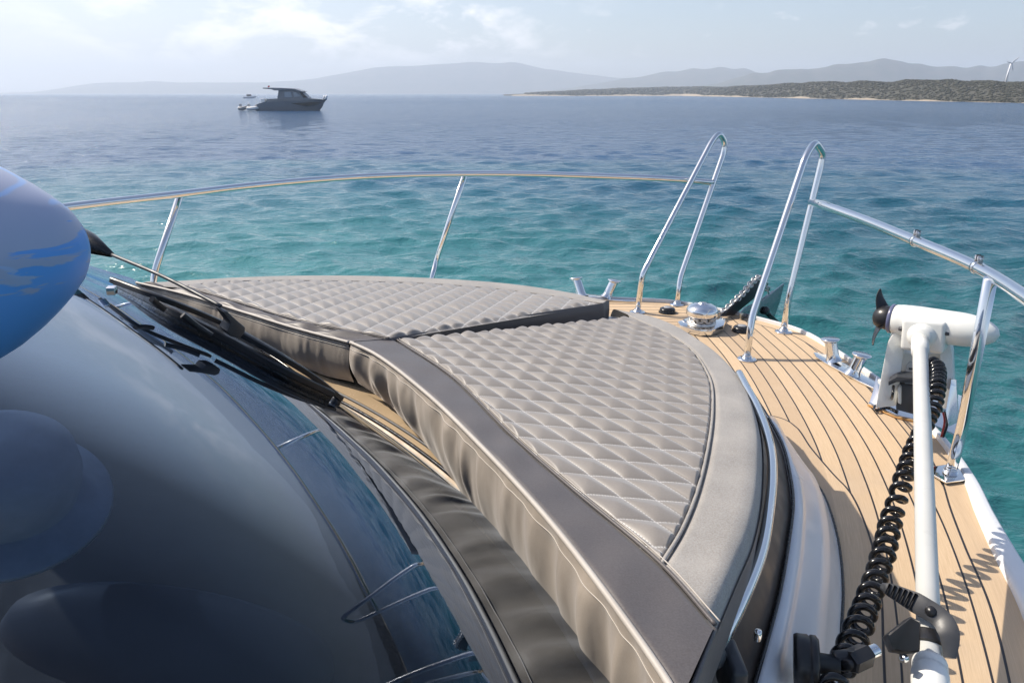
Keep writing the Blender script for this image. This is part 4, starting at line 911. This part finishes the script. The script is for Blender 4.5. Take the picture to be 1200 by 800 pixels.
jetski(278, 286.5, 'small grey dinghy, the farther left of the tenders floating behind the grey cabin cruiser', mat('grey_tube', (.28, .28, .28), .6))
jetski(288, 301, 'white inflatable dinghy touching the stern of the grey cabin cruiser', mat('white_tube', (.7, .7, .68), .6))
DS = CAMH * FP / CP / CP / (115.4 - HZ)
def B2(px, up, dy=0): return np.array(((px - 600) / FP * CP * DS, DS + dy, WATER + up))
s3_ = DS / FP * CP
sm = thing('small_boat', 'tiny white open boat on the horizon behind the grey cabin cruiser', 'boat', B2(292, 0))
MB().grid(np.array([[B2(px, k + (t - k) * s, y * hw * s3_) for y, s in ((-1, 1), (-.6, .2), (0, 0), (.6, .2), (1, 1), (0, .95))] for px, hw, t, k in ((285, 1.6, 2.2 * s3_, 0), (290, 2, 2.2 * s3_, -.2), (296, 1.4, 2.6 * s3_, -.1), (300, .1, 3.0 * s3_, 1.4 * s3_))]), cv=True).build('hull', mat('small_boat_white', (.75, .75, .75), .5), sm)
MB().box(B2(291.5, 3.2 * s3_), (2.6 * s3_, 0, 0), (0, 1.0 * s3_, 0), (0, 0, 1.2 * s3_), .2 * s3_).build('cabin', dark, sm)
# ================================================================== AIR
bm = bmesh.new(); bmesh.ops.create_cube(bm, size=2)
for v in bm.verts: v.co = (v.co.x * 4500, 4500 if v.co.y > 0 else -4500, 165 if v.co.z > 0 else WATER - 1.6)
hz = bpy.data.meshes.new('haze'); bm.to_mesh(hz); bm.free()
hm = bpy.data.materials.new('sea_haze'); hm.use_nodes = True; t = NT(hm.node_tree); t.n.remove(t.n['Principled BSDF'])
pvn = t.new('ShaderNodeVolumePrincipled', Color=(.82, .90, 1.0, 1), Density=HAZE, Anisotropy=.2); t.l.new(pvn.outputs[0], t.n['Material Output'].inputs['Volume'])
hm.cycles.homogeneous_volume = True
hz.materials.append(hm); ho = bpy.data.objects.new('haze', hz); COL.objects.link(ho); tag(ho, 'pale blue sea haze', kind='stuff')
# ================================================================== SKY, SUN, CAMERA
wd = bpy.data.worlds.new('World'); S.world = wd; wd.use_nodes = True; t = NT(wd.node_tree); bg = t.n['Background']
sun_v = Vector(SUNV).normalized(); el = math.asin(sun_v.z); az = math.atan2(sun_v.x, sun_v.y)
sky = t.new('ShaderNodeTexSky', _sky_type='NISHITA'); sky.sun_disc = False; sky.sun_elevation = el; sky.sun_rotation = az; sky.air_density = 1.0; sky.dust_density = 1.6; sky.ozone_density = 1.6; sky.altitude = 0
dirv = t.n.new('ShaderNodeTexCoord').outputs['Generated']; sx_ = t.new('ShaderNodeSeparateXYZ', i0=dirv); zc = sx_.outputs[2]
# thin high veil, heavier to the left, and a low bank of cumulus
azim = t.math('ARCTAN2', sx_.outputs[0], sx_.outputs[1]); elev = t.math('ARCSINE', zc)
flat = t.new('ShaderNodeCombineXYZ', i0=t.math('MULTIPLY', azim, 1.0), i1=t.math('MULTIPLY', elev, 2.3), i2=0.0).outputs[0]
puff = t.noise(flat, 9.0, 8, .58, .25)
wind_ = t.math('MULTIPLY', t.ramp(elev, .025, .055), t.ramp(elev, .150, .095))
inb = t.math('MULTIPLY', t.ramp(azim, -.62, -.38), t.ramp(azim, .15, -.05))
cum = t.math('MULTIPLY', t.math('MULTIPLY', t.ramp(puff, .47, .60), wind_), inb)
few = t.math('MULTIPLY', t.math('MULTIPLY', t.ramp(t.noise(flat, 14.0, 6, .55, .2), .60, .68), t.math('MULTIPLY', t.ramp(elev, .04, .06), t.ramp(elev, .11, .08))), .45)
veil = t.math('MULTIPLY', t.ramp(t.noise(t.scale(dirv, (1.0, 1.0, 1.8)), 1.6, 5, .5, .2), .4, .8), .22)
veil = t.math('ADD', veil, t.math('MULTIPLY', t.ramp(azim, .15, -.7), t.math('MULTIPLY', t.ramp(elev, .5, .05), .6)), clamp=True)
base = t.mix(veil, sky.outputs[0], CLOUDC)
base = t.mix(t.math('MULTIPLY', t.math('MAXIMUM', cum, few), .75), base, CLOUDB)
base = t.mix(1.0, base, (1.0, .985, 1.0), 'MULTIPLY'); t.l.new(base, bg.inputs[0]); bg.inputs[1].default_value = SKYS
sl = bpy.data.lights.new('sun', 'SUN'); sl.energy = SUNE; sl.angle = R(.6); sl.color = (1, .91, .78)
so = bpy.data.objects.new('sun', sl); COL.objects.link(so); so.rotation_euler = sun_v.to_track_quat('Z', 'Y').to_euler()
cd = bpy.data.cameras.new('camera'); cam = bpy.data.objects.new('camera', cd); COL.objects.link(cam); S.camera = cam
cd.sensor_width = 36; cd.lens = FP / 1200 * 36; cd.clip_start = .02; cd.clip_end = 20000
cam.location = (0, 0, EYE); cam.rotation_euler = (math.pi / 2 - PIT, 0, 0)
vs = S.view_settings; vs.view_transform = 'Standard'; vs.look = 'None'; vs.exposure = EXPO; vs.gamma = 1; vs.use_curve_mapping = False
cy = S.cycles; cy.max_bounces = 8; cy.glossy_bounces = 5; cy.transparent_max_bounces = 8; cy.diffuse_bounces = 3; cy.volume_bounces = 2
cy.use_denoising = True; cy.caustics_reflective = False; cy.caustics_refractive = False; cy.sample_clamp_indirect = 6
try: cy.denoiser = 'OPENIMAGEDENOISE'
except Exception: pass
